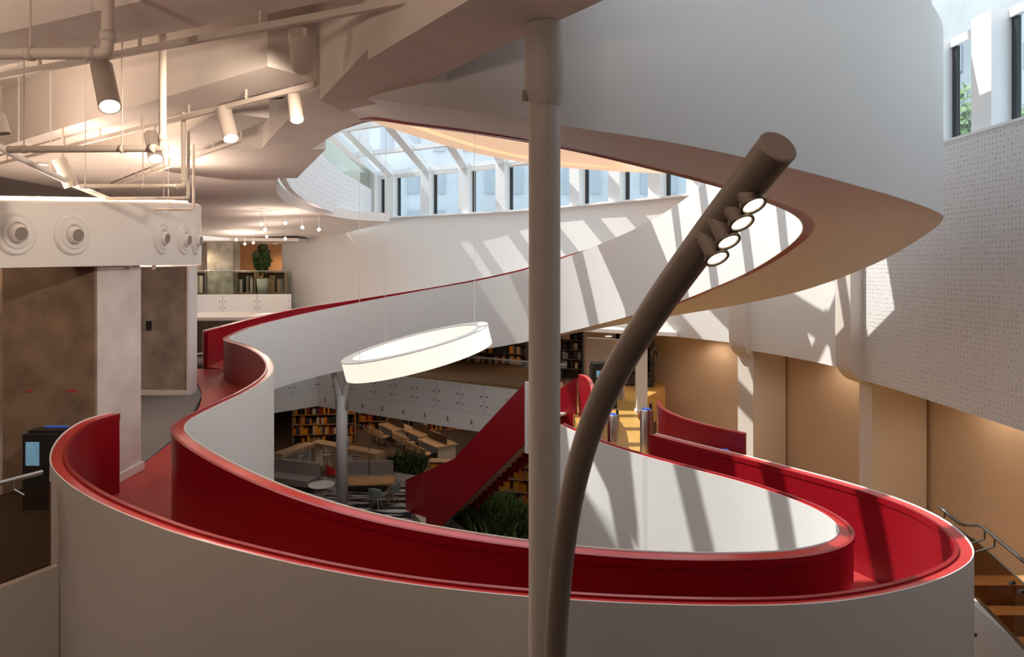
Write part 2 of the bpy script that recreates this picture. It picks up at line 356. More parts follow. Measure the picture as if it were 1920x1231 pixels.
beam('ceiling_beam_3', (357, 290), (505, 222), 0.6)
beam('ceiling_beam_5', (0, -60), (480, -150), 0.55)
# edge beam that the round column carries
ea, eb, ec, ed = PZ(1150, -8, 10.22), PZ(800, 152, 10.22), PZ(690, 112, 10.22), PZ(900, -12, 10.22)
ex = (ea - eb).normalized() * 3.0
mb = MB(); mb.prism([(p.x, p.y) for p in (ea + ex, eb, ec, ed + ex)], 10.22, 11.45); struct(mb.build('ceiling_edge_beam', CEILW))
mb = MB(); mb.prism([(p.x, p.y) for p in (ec, PZ(600, 168, 10.4), PZ(640, 190, 10.4), PZ(800, 175, 10.3), eb)], 10.3, 11.45); struct(mb.build('ceiling_corner_haunch', CEILW))

# ---- landing walls (concrete)
e = sempty('wall_concrete_core', (-6.3, 9.9, LAND))
def part_at(mb, name, material, parent):
    o = mb.build(name, material); o.parent = parent; o.matrix_parent_inverse = Matrix.Translation(-parent.location); return o
mb = MB(); mb.box((-6.31, 9.32, 7.15), (1.25, 0.06, 3.1)); part_at(mb, 'shaded_face', CONCB, e)  # brown tone paints in the shade on the core's front
mb = MB(); mb.box((-6.3, 9.9, 7.15), (1.24, 1.1, 3.1)); part_at(mb, 'core', CONCL, e)  # paler tone paints in the skylight falling on the side face
mb = MB(); mb.box((-5.66, 9.9, LAND + .06), (0.04, 1.16, 0.12)); part_at(mb, 'baseboard', WHITEP, e)
for x0, x1 in ((52, 71), (128, 144)):       # small red stencil marks
    for k in range(2 if x0 < 100 else 3):
        mb = MB(); a = P(x0 + k * 7, 733, 9.285); mb.box(a, (0.03, 0.006, 0.028)); part_at(mb, 'red_mark', REDCH, e)
e = sempty('wall_concrete_grey', (-8.6, 16.7, LAND))
mb = MB(); mb.box((-8.65, 16.75, 7.7), (1.6, 0.4, 4.2)); part_at(mb, 'slab', CONC, e)
mb = MB(); mb.box((-8.65, 16.53, LAND + 0.06), (1.62, 0.04, 0.12)); part_at(mb, 'baseboard', WHITEP, e)
mb = MB(); mb.box((-7.83, 16.7, 7.7), (0.05, 0.44, 4.2)); part_at(mb, 'edge_trim', WHITEP, e)
mb = MB(); mb.box((-9.85, 13.3, 7.6), (0.3, 7.4, 4.0)); struct(mb.build('wall_landing_left', CONCB))

# ---- windows of the upper wall
zt = 13.05
mull = [700, 728, 799, 868, 938, 1008, 1078, 1152, 1226, 1300, 1375]
idx = [wall_at(p) for p in mull] + []
ia, ib = idx[-1], wall_at(1848)
for q in range(1, 7): idx.append(ia + (ib - ia) * q // 6)
k = idx[-1]
while k + 13 < len(W) - 4 and W[k][1] > 5.5: k += 13; idx.append(k)
i1770 = wall_at(1772); i1850 = wall_at(1850)
nsW = normals2(W)
def wp(i, off, z): return Vector((W[i][0] + nsW[i][0] * off, W[i][1] + nsW[i][1] * off, z))
for q, (a, b) in enumerate(zip(idx, idx[1:])):
    e = sempty('window_%d' % (q + 1), wp(a, 0, SILL)); L = e.location
    def pa(mb, name, m_): 
        o = mb.build(name, m_); o.parent = e; o.matrix_parent_inverse = Matrix.Translation(-L); return o
    t_ = (wp(b, 0, 0) - wp(a, 0, 0)); ln = t_.length; t_.normalize(); n_ = Vector((nsW[a][0], nsW[a][1], 0)); rz = math.atan2(t_.y, t_.x)
    mw = 0.52
    mb = MB(); mb.box(wp(a, 0.14, (SILL + zt) / 2), (mw, 0.34, zt - SILL), rz); pa(mb, 'mullion', FRAME)
    p0 = wp(a, 0.32, SILL) + t_ * mw / 2; p1 = wp(b, 0.32, SILL) - t_ * mw / 2
    fr_ = MB(); fr_.beam(p0 + Vector((0, 0, .05)), p1 + Vector((0, 0, .05)), 0.1, 0.1); fr_.beam(p0 + Vector((0, 0, zt - SILL - .08)), p1 + Vector((0, 0, zt - SILL - .08)), 0.12, 0.16); pa(fr_, 'rail_frame', FRAME)
    gk = MB(); gk.box(p0 + t_ * .07 + n_ * .02 + Vector((0, 0, (zt - SILL) / 2)), (0.14, 0.06, zt - SILL), rz); pa(gk, 'gasket', DARKF)
    pn = MB(); pn.sheet([p0 + n_ * .02, p1 + n_ * .02, p1 + n_ * .02 + Vector((0, 0, zt - SILL)), p0 + n_ * .02 + Vector((0, 0, zt - SILL))], n_ * 0.012); pa(pn, 'pane', GL_WIN)
# window sill
struct(sweep('trim_sill', wpath(idx[0], len(W) - 1, SILL - 0.02, SILL + 0.03, -0.18), [(0, 2, 0), (0, 3, 0), (0.6, 3, 0), (0.6, 2, 0)], FRAME))
# upper wall left of the windows, and the left-hand end post
struct(sweep('wall_right_upper', wpath(idx[-1], len(W) - 1, SILL, 14.6), [(0, 2, 0), (0, 3, 0), (0.4, 3, 0), (0.4, 2, 0)], WHITE))  # unseen near stretch made solid instead of glazed, to cut daylight from behind
struct(sweep('wall_back_upper', wpath(0, idx[0], SILL, 13.4), [(0, 2, 0), (0, 3, 0), (0.4, 3, 0), (0.4, 2, 0)], WHITE))

# ---- glass roof: rafters along Y, rising away from the walls
def dist_wall(x, y):
    return min(math.hypot(W[i][0] - x, W[i][1] - y) for i in range(0, len(W), 4))
BARW = 0.30
def roof_z(x, y): return 13.15 + 0.22 * min(dist_wall(x, y), 14.0)
roof = sempty('ceiling_glass_roof', (0, 15, 13.2))
def rp(mb, name, m_):
    o = mb.build(name, m_); o.parent = roof; o.matrix_parent_inverse = Matrix.Translation(-roof.location); return o
def ywall(x):
    c = [W[i][1] for i in range(len(W)) if abs(W[i][0] - x) < 0.35 and W[i][1] > 8]; return max(c) if c else None
def edge_x(y): return max([W[i][0] for i in range(len(W)) if abs(W[i][1] - y) < 0.5] or [8.0])
# short rafters springing from the window mullions
SPR = 5.6
raf = []
for i in idx[:11]:
    a = wp(i, 0.1, zt + 0.08); pts = [a + Vector((-0.13, -1, 0)) * s_ + Vector((0, 0, 0.17 * s_)) for s_ in (0, SPR / 2, SPR)]
    mb = MB(); mb.beam(pts[0], pts[-1], 0.34, 0.34); rp(mb, 'rafter', FRAME); raf.append(pts)
for A_, B_ in zip(raf, raf[1:]):
    for k in range(3):
        mb = MB(); mb.beam(A_[k], B_[k], 0.2, 0.2); rp(mb, 'purlin', FRAME)
    for k in range(2):
        mb = MB(); mb.v += [A_[k], B_[k], B_[k + 1], A_[k + 1]]; mb.f.append((0, 1, 2, 3)); rp(mb, 'pane', GL_ROOF)
# main glazing bars running across the atrium
RZ = lambda x: 14.15 + 0.03 * (8 - x)
BY = [3.4 + 1.55 * k for k in range(17)]
XL = -8.4
ends = []
for y in BY:
    xe = min(edge_x(y), 8.1)
    for i in range(len(raf) - 1):      # stop at the heads of the short rafters
        (ax, ay), (bx, by) = raf[i][2][:2], raf[i + 1][2][:2]
        if (ay - y) * (by - y) < 0: xe = min(xe, ax + (bx - ax) * (y - ay) / (by - ay))
    if y > raf[0][2].y: xe = None
    ends.append(xe)
for k, (y, xe) in enumerate(zip(BY, ends)):
    if xe is None: continue
    mb = MB(); mb.beam((XL, y, RZ(XL)), (xe, y, RZ(xe)), BARW, 0.3); rp(mb, 'glazing_bar', FRAME)
    if k + 1 < len(BY) and ends[k + 1] is not None:
        x2 = min(xe, ends[k + 1]); n_ = 5
        for j in range(n_):
            xa, xb = XL + (x2 - XL) * j / n_, XL + (x2 - XL) * (j + 1) / n_
            mb = MB(); mb.v += [(xa, y, RZ(xa) + .1), (xb, y, RZ(xb) + .1), (xb, BY[k + 1], RZ(xb) + .1), (xa, BY[k + 1], RZ(xa) + .1)]; mb.f.append((0, 1, 2, 3)); rp(mb, 'pane', GL_ROOF)
mb = MB(); mb.box((4.7, 9.6, 14.02), (3.4, 12.6, 0.12)); struct(mb.build('ceiling_sun_blocker', WHITE))  # opaque strip added under the glazing to keep sun off the right wall
# upper left wall closing the atrium, raised above the roof to block sun
mb = MB(); mb.box((-8.6, 17, 15.0), (0.3, 46, 7.2)); struct(mb.build('wall_left_upper', WHITE))

# ---- speckled curved wall with glass balustrade seen through the opening
sp = [(p[0], p[1]) for p in cat_rom([(-4.6, 13.8), (-5.45, 16.6), (-6.1, 19.5), (-6.55, 23), (-6.75, 26.5), (-6.6, 29.6), (-6.45, 31.6)], 60)]
topz = lambda y: 12.75 - 0.02 * (y - 16) if y < 24 else 12.6 - (y - 24) * 0.045
SPW = [(x, y, 10.75, topz(y)) for x, y in sp]
struct(sweep('wall_speckled', SPW, [(0, 2, 0), (0, 3, 0), (0.15, 3, 0), (0.15, 2, 0)], SPECK))
struct(sweep('wall_speckled_balustrade', [(x, y, z1, z1 + 0.85) for x, y, z0, z1 in SPW], [(0.05, 2, 0), (0.05, 3, 0), (0.07, 3, 0), (0.07, 2, 0)], GL_RAIL))
mb = MB(); c = P(688, 365, 31.6); mb.box((c.x, c.y, 12.0), (0.6, 0.4, 2.1)); struct(mb.build('trim_end_post', mat('grey_post', (0.45, 0.45, 0.44), 0.6)))
# cream gallery soffit with shadow gap above the windows
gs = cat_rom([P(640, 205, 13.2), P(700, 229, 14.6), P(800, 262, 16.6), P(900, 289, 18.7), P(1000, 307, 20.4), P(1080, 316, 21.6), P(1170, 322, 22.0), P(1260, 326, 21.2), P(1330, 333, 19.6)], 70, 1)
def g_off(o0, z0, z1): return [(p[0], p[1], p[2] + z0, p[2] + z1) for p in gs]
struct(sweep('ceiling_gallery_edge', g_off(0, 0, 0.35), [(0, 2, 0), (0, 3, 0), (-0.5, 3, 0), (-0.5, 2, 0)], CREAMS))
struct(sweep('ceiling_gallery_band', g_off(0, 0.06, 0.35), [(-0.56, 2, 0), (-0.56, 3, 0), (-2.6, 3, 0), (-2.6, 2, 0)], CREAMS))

# ---- exterior: pale facades across the street
fac = thing('office_building', 'pale stone office block with rows of windows seen through the back glazing', 'building', (2, 58, 0))
mb = MB(); mb.box((2, 58.3, 20), (70, 0.6, 40)); o = mb.build('facade', FACADE, None); o.parent = fac; o.matrix_parent_inverse = Matrix.Translation(-fac.location)
wm = None
for r in range(4):
    for c in range(26):
        if wm is None:
            mb = MB(); mb.box((0, 0, 0), (1.0, 0.2, 2.2)); o = mb.build('facade_window', FACWIN); wm = o.data
        else: o = bpy.data.objects.new('facade_window', wm); COL.objects.link(o)
        o.parent = fac; o.location = (-28 + c * 2.2, -0.05, 12.4 + r * 3.6)
fac = thing('street_building', 'grey building across the street behind the trees', 'building', (34, 14, 0))
mb = MB(); mb.box((34.3, 25, 18), (0.6, 64, 36)); o = mb.build('facade', mat('grey_stone_facade', (0.34, 0.37, 0.39), 0.8, noise=0.15, nscale=0.3)); o.parent = fac; o.matrix_parent_inverse = Matrix.Translation(-fac.location)
for r in range(4):
    for c in range(22):
        o = bpy.data.objects.new('facade_window', wm); COL.objects.link(o); o.parent = fac; o.rotation_euler = (0, 0, PI / 2); o.location = (-0.05, -10 + c * 2.4, 12.6 + r * 4)
def leaf_cluster(c, r, n, size, seed):
    rnd = random.Random(seed); V = []; Fc = []
    for k in range(n):
        d = Vector((rnd.gauss(0, 1), rnd.gauss(0, 1), rnd.gauss(0, 1))).normalized() * (rnd.random() ** 0.4)
        p = Vector(c) + Vector((d.x * r[0], d.y * r[1], d.z * r[2])); u = Vector((rnd.gauss(0, 1), rnd.gauss(0, 1), rnd.gauss(0, 1))).normalized(); v = u.orthogonal().normalized(); s_ = size * (0.6 + rnd.random() * .8)
        i = len(V); V += [p - u * s_, p + v * s_ * .45, p + u * s_, p - v * s_ * .45]; Fc.append((i, i + 1, i + 2, i + 3))
    return V, Fc
for q, (x, y, lab) in enumerate(((17.0, 26.2, 'leafy green street tree outside the narrow right-hand window'), (19.5, 19.0, 'bright green street tree outside the wide right-hand window'))):
    e = thing('street_tree', lab, 'tree', (x, y, 0))
    mb = MB(); mb.tube([(0, 0, 0), (0.1, 0, 5), (0, 0.1, 10)], [0.25, 0.2, 0.12]); mb.build('trunk', CONCB, e)
    V, Fc = leaf_cluster((0, 0, 12.2), (3.4, 3.4, 3.4), 5200, 0.24, 11 + q); mesh('crown', V, Fc, TREE, e, recalc=False)

# ================================================================== THE RAMP
ramp = thing('spiral_ramp', 'white spiral ramp with red lacquered inner sides and red deck winding through the atrium', 'ramp', (0, 9, LAND))
def rpart(o): o.parent = ramp; o.matrix_parent_inverse = Matrix.Translation(-ramp.location); return o
T = 0.16
def parapet(path, s, nm, zb_fl=True, botred=False):
    """path rows x,y,zt,zf,zb ; white face on the path line, red lining inwards"""
    rpart(sweep(nm + '_cladding', path, [(0, 2, 0), (0.009, 2, 0), (0.015, 2, -0.012), (0.015, 4, 0), (0, 4, 0)], DRUMW, s=s))
    rpart(sweep(nm + '_cap', path, [(0.0155, 2, -0.012), (0.118, 2, -0.03), (0.118, 2, -0.09), (0.0155, 2, -0.09)], REDCAP, s=s))
    rpart(sweep(nm + '_lining', path, [(0.121, 2, -0.012), (T, 2, -0.012), (T, 2, -0.085), (T - .012, 2, -0.095), (T - .012, 3, -0.02), (0.0155, 3, -0.02), (0.0155, 2, -0.0905), (0.121, 2, -0.0905)], RED, s=s))
    if botred: rpart(sweep(nm + '_bottom_edge', path, [(0.0155, 4, 0.005), (0.0155, 4, 0.12), (0.15, 4, 0.12), (0.15, 4, 0.005)], RED, s=s))
# outer parapet, lower loop
def rows(lst, hz=1.1, hb=2.75):
    return [(p.x, p.y, p.z, p.z - hz, p.z - hb) for p in lst]
O1c = [PZ(208, 772, 6.7), PZ(165, 783, 6.7), PZ(128, 803, 6.7), PZ(103, 828, 6.7), PZ(92, 858, 6.69), PZ(103, 884, 6.68), PZ(150, 922, 6.66), PZ(220, 957, 6.64), PZ(345, 1004, 6.6), PZ(500, 1045, 6.54),
       PZ(650, 1076, 6.48), PZ(800, 1099, 6.41), PZ(1000, 1119, 6.32), PZ(1200, 1131, 6.23), PZ(1400, 1135, 6.15), PZ(1560, 1128, 6.08), PZ(1700, 1104, 6.03), PZ(1785, 1075, 5.99), PZ(1822, 1050, 5.96), PZ(1828, 1032, 5.94),
       PZ(1812, 1005, 5.91), PZ(1770, 972, 5.88), PZ(1700, 939, 5.84), PZ(1600, 906, 5.79), PZ(1500, 879, 5.74), PZ(1400, 853, 5.70), PZ(1300, 829, 5.65), PZ(1230, 811, 5.62)]
O1 = cat_rom(rows(O1c), 170, 3)
for k, p in enumerate(O1):                       # run out at the mezzanine end
    f = max(0, (k - 135) / 34.0); p[4] = p[4] + f * 0.9
parapet(O1, 1, 'outer_parapet')
# inner parapet: one continuous band, lower loop -> S-bend -> back run -> overhead loop
Ilow = [PZ(1045, 793, 5.6), PZ(1075, 807, 5.61), PZ(1130, 830, 5.63), PZ(1210, 855, 5.66), PZ(1300, 879, 5.70), PZ(1400, 906, 5.75), PZ(1490, 937, 5.81), PZ(1535, 957, 5.85), PZ(1564, 977, 5.89), PZ(1573, 991, 5.92), PZ(1566, 1006, 5.95), PZ(1540, 1018, 5.98),
        PZ(1480, 1029, 6.02), PZ(1380, 1034, 6.08), PZ(1260, 1033, 6.14), PZ(1130, 1026, 6.20), PZ(1000, 1012, 6.27), PZ(860, 992, 6.35), PZ(720, 965, 6.43), PZ(600, 932, 6.51), PZ(500, 895, 6.58), PZ(420, 857, 6.64), PZ(372, 829, 6.67), PZ(349, 809, 6.69), PZ(345, 797, 6.70),
        PZ(362, 782, 6.70), PZ(410, 758, 6.70), PZ(465, 732, 6.70), PZ(503, 707, 6.70), PZ(514, 687, 6.70), PZ(500, 664, 6.70), PZ(465, 646, 6.70), PZ(432, 636.5, 6.70)]
Iback = [P(440, 626, 20.6), P(490, 608, 22.4), P(560, 590, 23.6), P(660, 569, 24.1), P(800, 543, 23.4), P(900, 525, 22.6), P(990, 504, 21.7), P(1060, 482, 20.9), P(1160, 443, 19.0), P(1250, 396, 16.6)]
Ifront = [P(1325, 544, 14.5), P(1400, 511, 12.8), P(1460, 475, 11.5), P(1497, 444, 10.5), P(1505, 424, 9.7), P(1490, 404, 8.9), P(1440, 381, 8.1), P(1361, 355, 7.5), P(1205, 314, 6.9), P(1052, 279, 6.7), P(900, 253, 7.1), P(780, 237, 7.8), PZ(695, 227.5, 10.595), PZ(640, 244.5, 10.595)]
Ic = rows(Ilow) + [(p.x, p.y, p.z, p.z - 1.1, p.z - 2.3) for p in Iback] + [(p.x, p.y, p.z + 2.3, p.z + 1.2, p.z) for p in Ifront]
I_ = cat_rom(Ic, 420, 2)
parapet(I_, 1, 'inner_parapet', botred=True)
# outer parapet, upper run (its front sweep is the big white drum overhead)
O2a = [P(380, 619, 20.8), P(415, 610, 22.6), P(470, 596, 24.3), P(560, 577, 25.6), P(660, 562, 26.0), P(800, 540, 25.3), P(900, 522, 24.6), P(985, 503, 23.8)]
O2b = [P(1050, 629, 22.9), P(1200, 602, 20.2), P(1400, 568, 16.2), P(1520, 540, 14.2), P(1650, 490, 12.5), P(1737, 439, 11.1), P(1769, 409, 9.7), P(1750, 394, 8.7), P(1690, 372, 7.8), P(1600, 346, 7.0), P(1480, 314, 6.3), P(1250, 265, 5.6), P(1050, 235, 5.35), P(880, 208, 5.7), P(705, 187, 6.35), PZ(605, 169, 10.6), PZ(562, 206, 10.6)]
O2 = cat_rom([(p.x, p.y, p.z, p.z - 1.1, p.z - 2.55) for p in O2a] + [(p.x, p.y, p.z + 2.6, p.z + 1.4, p.z) for p in O2b], 320, 3)
parapet(O2, -1, 'drum_parapet')
# decks and soffits
def near(path, pt):
    return min(range(len(path)), key=lambda i: (path[i][0] - pt.x) ** 2 + (path[i][1] - pt.y) ** 2)
def strip(pa, ia, pb, ib, per=26):
    """equal-count polylines along two paths, matched at landmark indices"""
    A_, B_ = [], []
    for (a0, a1), (b0, b1) in zip(zip(ia, ia[1:]), zip(ib, ib[1:])):
        for k in range(per):
            f = k / per
            for path, u0, u1, out in ((pa, a0, a1, A_), (pb, b0, b1, B_)):
                u = u0 + (u1 - u0) * f; i = int(u); j = min(i + 1, len(path) - 1); g = u - i
                out.append([x + (y - x) * g for x, y in zip(path[i], path[j])])
    A_.append(pa[ia[-1]]); B_.append(pb[ib[-1]]); return A_, B_
iO = [near(O1, PZ(208, 772, 6.7)), near(O1, PZ(150, 922, 6.66)), near(O1, PZ(500, 1045, 6.54)), near(O1, PZ(1000, 1119, 6.32)), near(O1, PZ(1560, 1128, 6.08)), near(O1, PZ(1828, 1032, 5.94)), near(O1, PZ(1700, 939, 5.84)), len(O1) - 1]
iI = [near(I_, PZ(410, 758, 6.7)), near(I_, PZ(349, 809, 6.69)), near(I_, PZ(600, 932, 6.51)), near(I_, PZ(1000, 1012, 6.27)), near(I_, PZ(1480, 1029, 6.02)), near(I_, PZ(1573, 991, 5.92)), near(I_, PZ(1490, 937, 5.81)), near(I_, PZ(1130, 830, 5.63))]
A_, B_ = strip(O1, iO, I_, iI)
def inset(A_, B_, ca, cb, f):    # points just inside each parapet
    o1, o2 = [], []
    for a, b in zip(A_, B_):
        d = Vector((b[0] - a[0], b[1] - a[1])); l = d.length; d.normalize(); f_ = min(f, l * .4)
        o1.append((a[0] + d.x * f_, a[1] + d.y * f_, a[ca])); o2.append((b[0] - d.x * f_, b[1] - d.y * f_, b[cb]))
    return o1, o2
a1, b1 = inset(A_, B_, 3, 3, T - .014)
rpart(ruled('deck', a1, b1, REDFLOOR, th=0.06))
a2, b2 = inset(A_, B_, 4, 4, 0.02)
rpart(ruled('soffit', [(p[0], p[1], p[2] + .12) for p in a2], [(p[0], p[1], p[2] + .12) for p in b2], WHITE, th=0.12))
# landing deck in red between carpet and S-bend
Bl = [Vector(q) for q in ((-5.45, 8.9, LAND), (-5.6, 9.45, LAND), (-5.75, 10.4, LAND), (-6.25, 13, LAND), (-7.5, 16.5, LAND), (-9.95, 20.9, LAND))]
Bl = cat_rom([tuple(v) for v in Bl], 60)
i0, i1 = near(I_, PZ(375, 776, 6.7)), near(I_, P(440, 626, 20.6))
a3, b3 = strip(Bl, [0, 24, 59], I_, [i0, near(I_, PZ(514, 687, 6.7)), i1])
_a, b3 = inset([(p[0], p[1], LAND) for p in a3], [(p[0], p[1], LAND - .002) for p in b3], 2, 2, T - .014)
rpart(ruled('landing_deck', [(p[0], p[1], LAND - .004) for p in a3], [(p[0], p[1], LAND - .004) for p in b3], REDFLOOR, th=0.06))
# upper run deck + soffit
jO = [0, near(O2, P(560, 577, 25.6)), near(O2, P(985, 503, 23.8)), near(O2, P(1400, 568, 16.2)), near(O2, P(1769, 409, 9.7)), near(O2, P(1600, 346, 7)), near(O2, P(1050, 235, 5.35)), len(O2) - 1]
jI = [near(I_, P(440, 626, 20.6)), near(I_, P(560, 590, 23.6)), near(I_, P(990, 504, 21.7)), near(I_, P(1325, 544, 14.5)), near(I_, P(1505, 424, 9.7)), near(I_, P(1440, 381, 8.1)), near(I_, P(1052, 279, 6.7)), len(I_) - 1]
A_, B_ = strip(O2, jO, I_, jI)
a1, b1 = inset(A_, B_, 3, 3, T - .014)
rpart(ruled('upper_deck', a1, b1, REDFLOOR, th=0.06))
a2, _u = inset(A_, B_, 4, 4, 0.02); _u, b2 = inset(A_, B_, 4, 4, 0.148)
rpart(ruled('upper_soffit', [(p[0], p[1], p[2] + .12) for p in a2], [(p[0], p[1], p[2] + .125) for p in b2], WHITE, th=0.12))

# ================================================================== THINGS
def at(o, e):                       # world-space mesh becomes a part of empty e
    o.parent = e; o.matrix_parent_inverse = e_inv(e); return o
def e_inv(e): return (Matrix.Translation(e.location) @ e.rotation_euler.to_matrix().to_4x4()).inverted()
def spot_light(name, loc, dirv, power, col=(1, 0.80, 0.62), angle=1.9, parent=None, r=0.06):
    d = bpy.data.lights.new(name, 'SPOT'); d.energy = power; d.color = col; d.spot_size = angle; d.spot_blend = 0.7; d.shadow_soft_size = r
    o = bpy.data.objects.new(name, d); COL.objects.link(o); o.location = loc; o.rotation_euler = Vector(dirv).to_track_quat('-Z', 'Y').to_euler()
    if parent: at(o, parent)
    return o
# ---- round column
cx, cy = (1021 - 960) / F * 4.3, 4.3
e = thing('round_column', 'tall white round steel column in front of the ramp', 'column', (cx, cy, 0))
mb = MB(); mb.lathe([(0.1, 0), (0.1, 9.75)], n=40); o = autosmooth(mb.build('shaft', COLW, e), 60)
mb = MB(); mb.lathe([(0.101, 9.7), (0.126, 9.78), (0.126, 10.215)], n=40); autosmooth(mb.build('sleeve', COLW, e), 60)
mb = MB(); mb.box((-0.125, -0.03, 9.77), (0.03, 0.05, 0.06)); mb.build('bracket', GREIGE, e)
mb = MB(); mb.lathe([(0.2, 0), (0.2, 0.03), (0.11, 0.04)], n=32); mb.build('base_plate', COLW, e)

# ---- curved lamp mast
mp_ = [P(*q) for q in ((1036, 1900, 4.2), (1037, 1560, 4.16), (1039, 1380, 4.12), (1041, 1231, 4.07), (1049, 1100, 3.96), (1063, 980, 3.82), (1088, 860, 3.63), (1129, 745, 3.41), (1190, 638, 3.15), (1263, 529, 2.87), (1335, 432, 2.62), (1400, 348, 2.42), (1457, 277, 2.26))]
mpts = [Vector((mp_[0].x, mp_[0].y, 0)), Vector((mp_[0].x, mp_[0].y, 2.0))] + mp_
sm = [Vector(q) for q in cat_rom([(p.z, p.y, p.x) for p in mpts], 90, 3)]; sm = [Vector((q.z, q.y, q.x)) for q in sm]
e = thing('lamp_mast', 'taupe curved lamp mast leaning out with four small warm spotlights near its tip', 'lamp', (sm[0].x, sm[0].y, 0))
MR = 0.066
mb = MB(); mb.tube(sm, MR, 28); at(autosmooth(mb.build('mast', GREIGE), 50), e)
tipd = (sm[-1] - sm[-2]).normalized()
mb = MB(); mb.lathe([(MR + .001, -0.004), (MR + .001, 0.006), (MR - .006, 0.01)], sm[-1], 28, tipd); at(mb.build('end_cap', mat('taupe_cap', (0.34, 0.29, 0.265), 0.5)), e)
hd = Vector((0.25, -0.55, -0.80)).normalized()
for lx, ly, D in ((1413, 386, 2.36), (1391, 419, 2.42), (1366, 454, 2.48), (1345, 485, 2.54)):
    c = P(lx, ly, D); h_ = MB(); h_.lathe([(0.034, -0.13), (0.036, -0.012), (0.045, -0.010), (0.045, 0.0), (0.039, 0.001), (0.037, -0.008)], c, 24, hd)
    hh = at(autosmooth(h_.build('spot_head', GREIGE), 40), e)
    rg = MB(); rg.lathe([(0.0465, -0.018), (0.0475, -0.004), (0.0465, 0.002), (0.0452, -0.004)], c, 24, hd); o = rg.build('ring', DSTEEL); o.parent = hh; o.matrix_parent_inverse = Matrix.Identity(4)
    ln = MB(); ln.lathe([(0.037, -0.004), (0.030, -0.0025)], c, 24, hd); o = ln.build('lens', GLOWS); o.parent = hh; o.matrix_parent_inverse = Matrix.Identity(4)
    spot_light('spot_bulb', c + hd * 0.02, hd, 14, parent=e, r=0.03)
c = P(1227, 667, 3.02); mb = MB(); mb.tube([c + Vector((0.024 * math.cos(a) * .6, 0.01 * math.cos(a), 0.03 * math.sin(a))) for a in [2 * PI * k / 20 for k in range(21)]], 0.005, 8); at(mb.build('eyelet', DSTEEL), e)

# ---- ring pendant lamp
rc = P(779, 640, 14.0)
e = thing('ring_pendant_lamp', 'large glowing cream ring lamp hanging tilted on thin wires in the void', 'lamp', rc)
e.rotation_euler = (math.radians(2.6), math.radians(-13.5), 0)
def ring_mesh(nm, prof, m_, par, n=96):
    V, Fc = [], []; k = len(prof)
    for j in range(n):
        a = 2 * PI * j / n
        for r, z in prof: V.append((r * math.cos(a), r * math.sin(a), z))
    for j in range(n):
        for q in range(k): Fc.append((j * k + q, j * k + (q + 1) % k, ((j + 1) % n) * k + (q + 1) % k, ((j + 1) % n) * k + q))
    return autosmooth(mesh(nm, V, Fc, m_, par), 40)
ring_mesh('diffuser', [(1.52, -0.022), (1.52, -0.39), (1.33, -0.39), (1.33, -0.022)], RINGG, e)
ring_mesh('top_trim', [(1.53, 0), (1.53, -0.018), (1.30, -0.018), (1.30, 0)], FRAME, e)
rot = e.rotation_euler.to_matrix()
for a in (-2.3, 0.55, 2.2):
    lp = Vector((1.42 * math.cos(a), 1.42 * math.sin(a), 0)); wpz = rc + rot @ lp
    mb = MB(); mb.tube([wpz, Vector((wpz.x, wpz.y, 14.25))], 0.0065, 6); at(mb.build('wire', FRAME), e)

# ---- support column under the back run
sc_ = P(641, 954, 24.5)
e = thing('forked_column', 'slim white forked column holding up the back run of the ramp', 'column', (sc_.x, sc_.y, 0))
mb = MB(); mb.tube([(0, 0, 0), (0, 0, 4.1)], 0.2, 20); mb.build('shaft', COLW, e, True)
for s_ in (-1, 1):
    mb = MB(); mb.tube([(0.06 * s_, 0, 3.6), (0.10 * s_, 0, 4.1), (0.26 * s_, 0, 4.75), (0.36 * s_, 0, 5.1)], [0.16, 0.15, 0.11, 0.09], 14); mb.build('prong', COLW, e, True)

# ---- track lights
ZTR = 10.47
def trackD(q0, q1, x):
    y = q0[1] + (q1[1] - q0[1]) * (x - q0[0]) / (q1[0] - q0[0]); return PZ(x, y, ZTR)
TA = ((0, 143), (767, 0)); TB = ((0, 307), (592, 158)); TC = ((150, 372), (452, 262))
for nm, (q0, q1), lab in (('light_track', TA, 'long cream ceiling light track carrying three large spotlights'), ('light_track', TB, 'cream ceiling light track ending beside the skylight ring'), ('light_track', TC, 'short cream ceiling light track above the round air nozzles')):
    a, b = PZ(*q0, ZTR), PZ(*q1, ZTR); d = (b - a).normalized(); a = a - d * (2.0 if q0[0] == 0 else 0); 
    e = thing(nm, lab, 'light track', (a + b) / 2, group='ceiling light tracks')
    mb = MB(); mb.beam(a, b, 0.045, 0.05); at(mb.build('rail', LAMPW), e)
    n_ = max(2, int((b - a).length / 1.1))
    for k in range(n_ + 1):
        p = a + (b - a) * k / n_; mb = MB(); mb.box((p.x, p.y, ZTR + 0.075), (0.02, 0.02, 0.11)); at(mb.build('hanger', LAMPW), e)
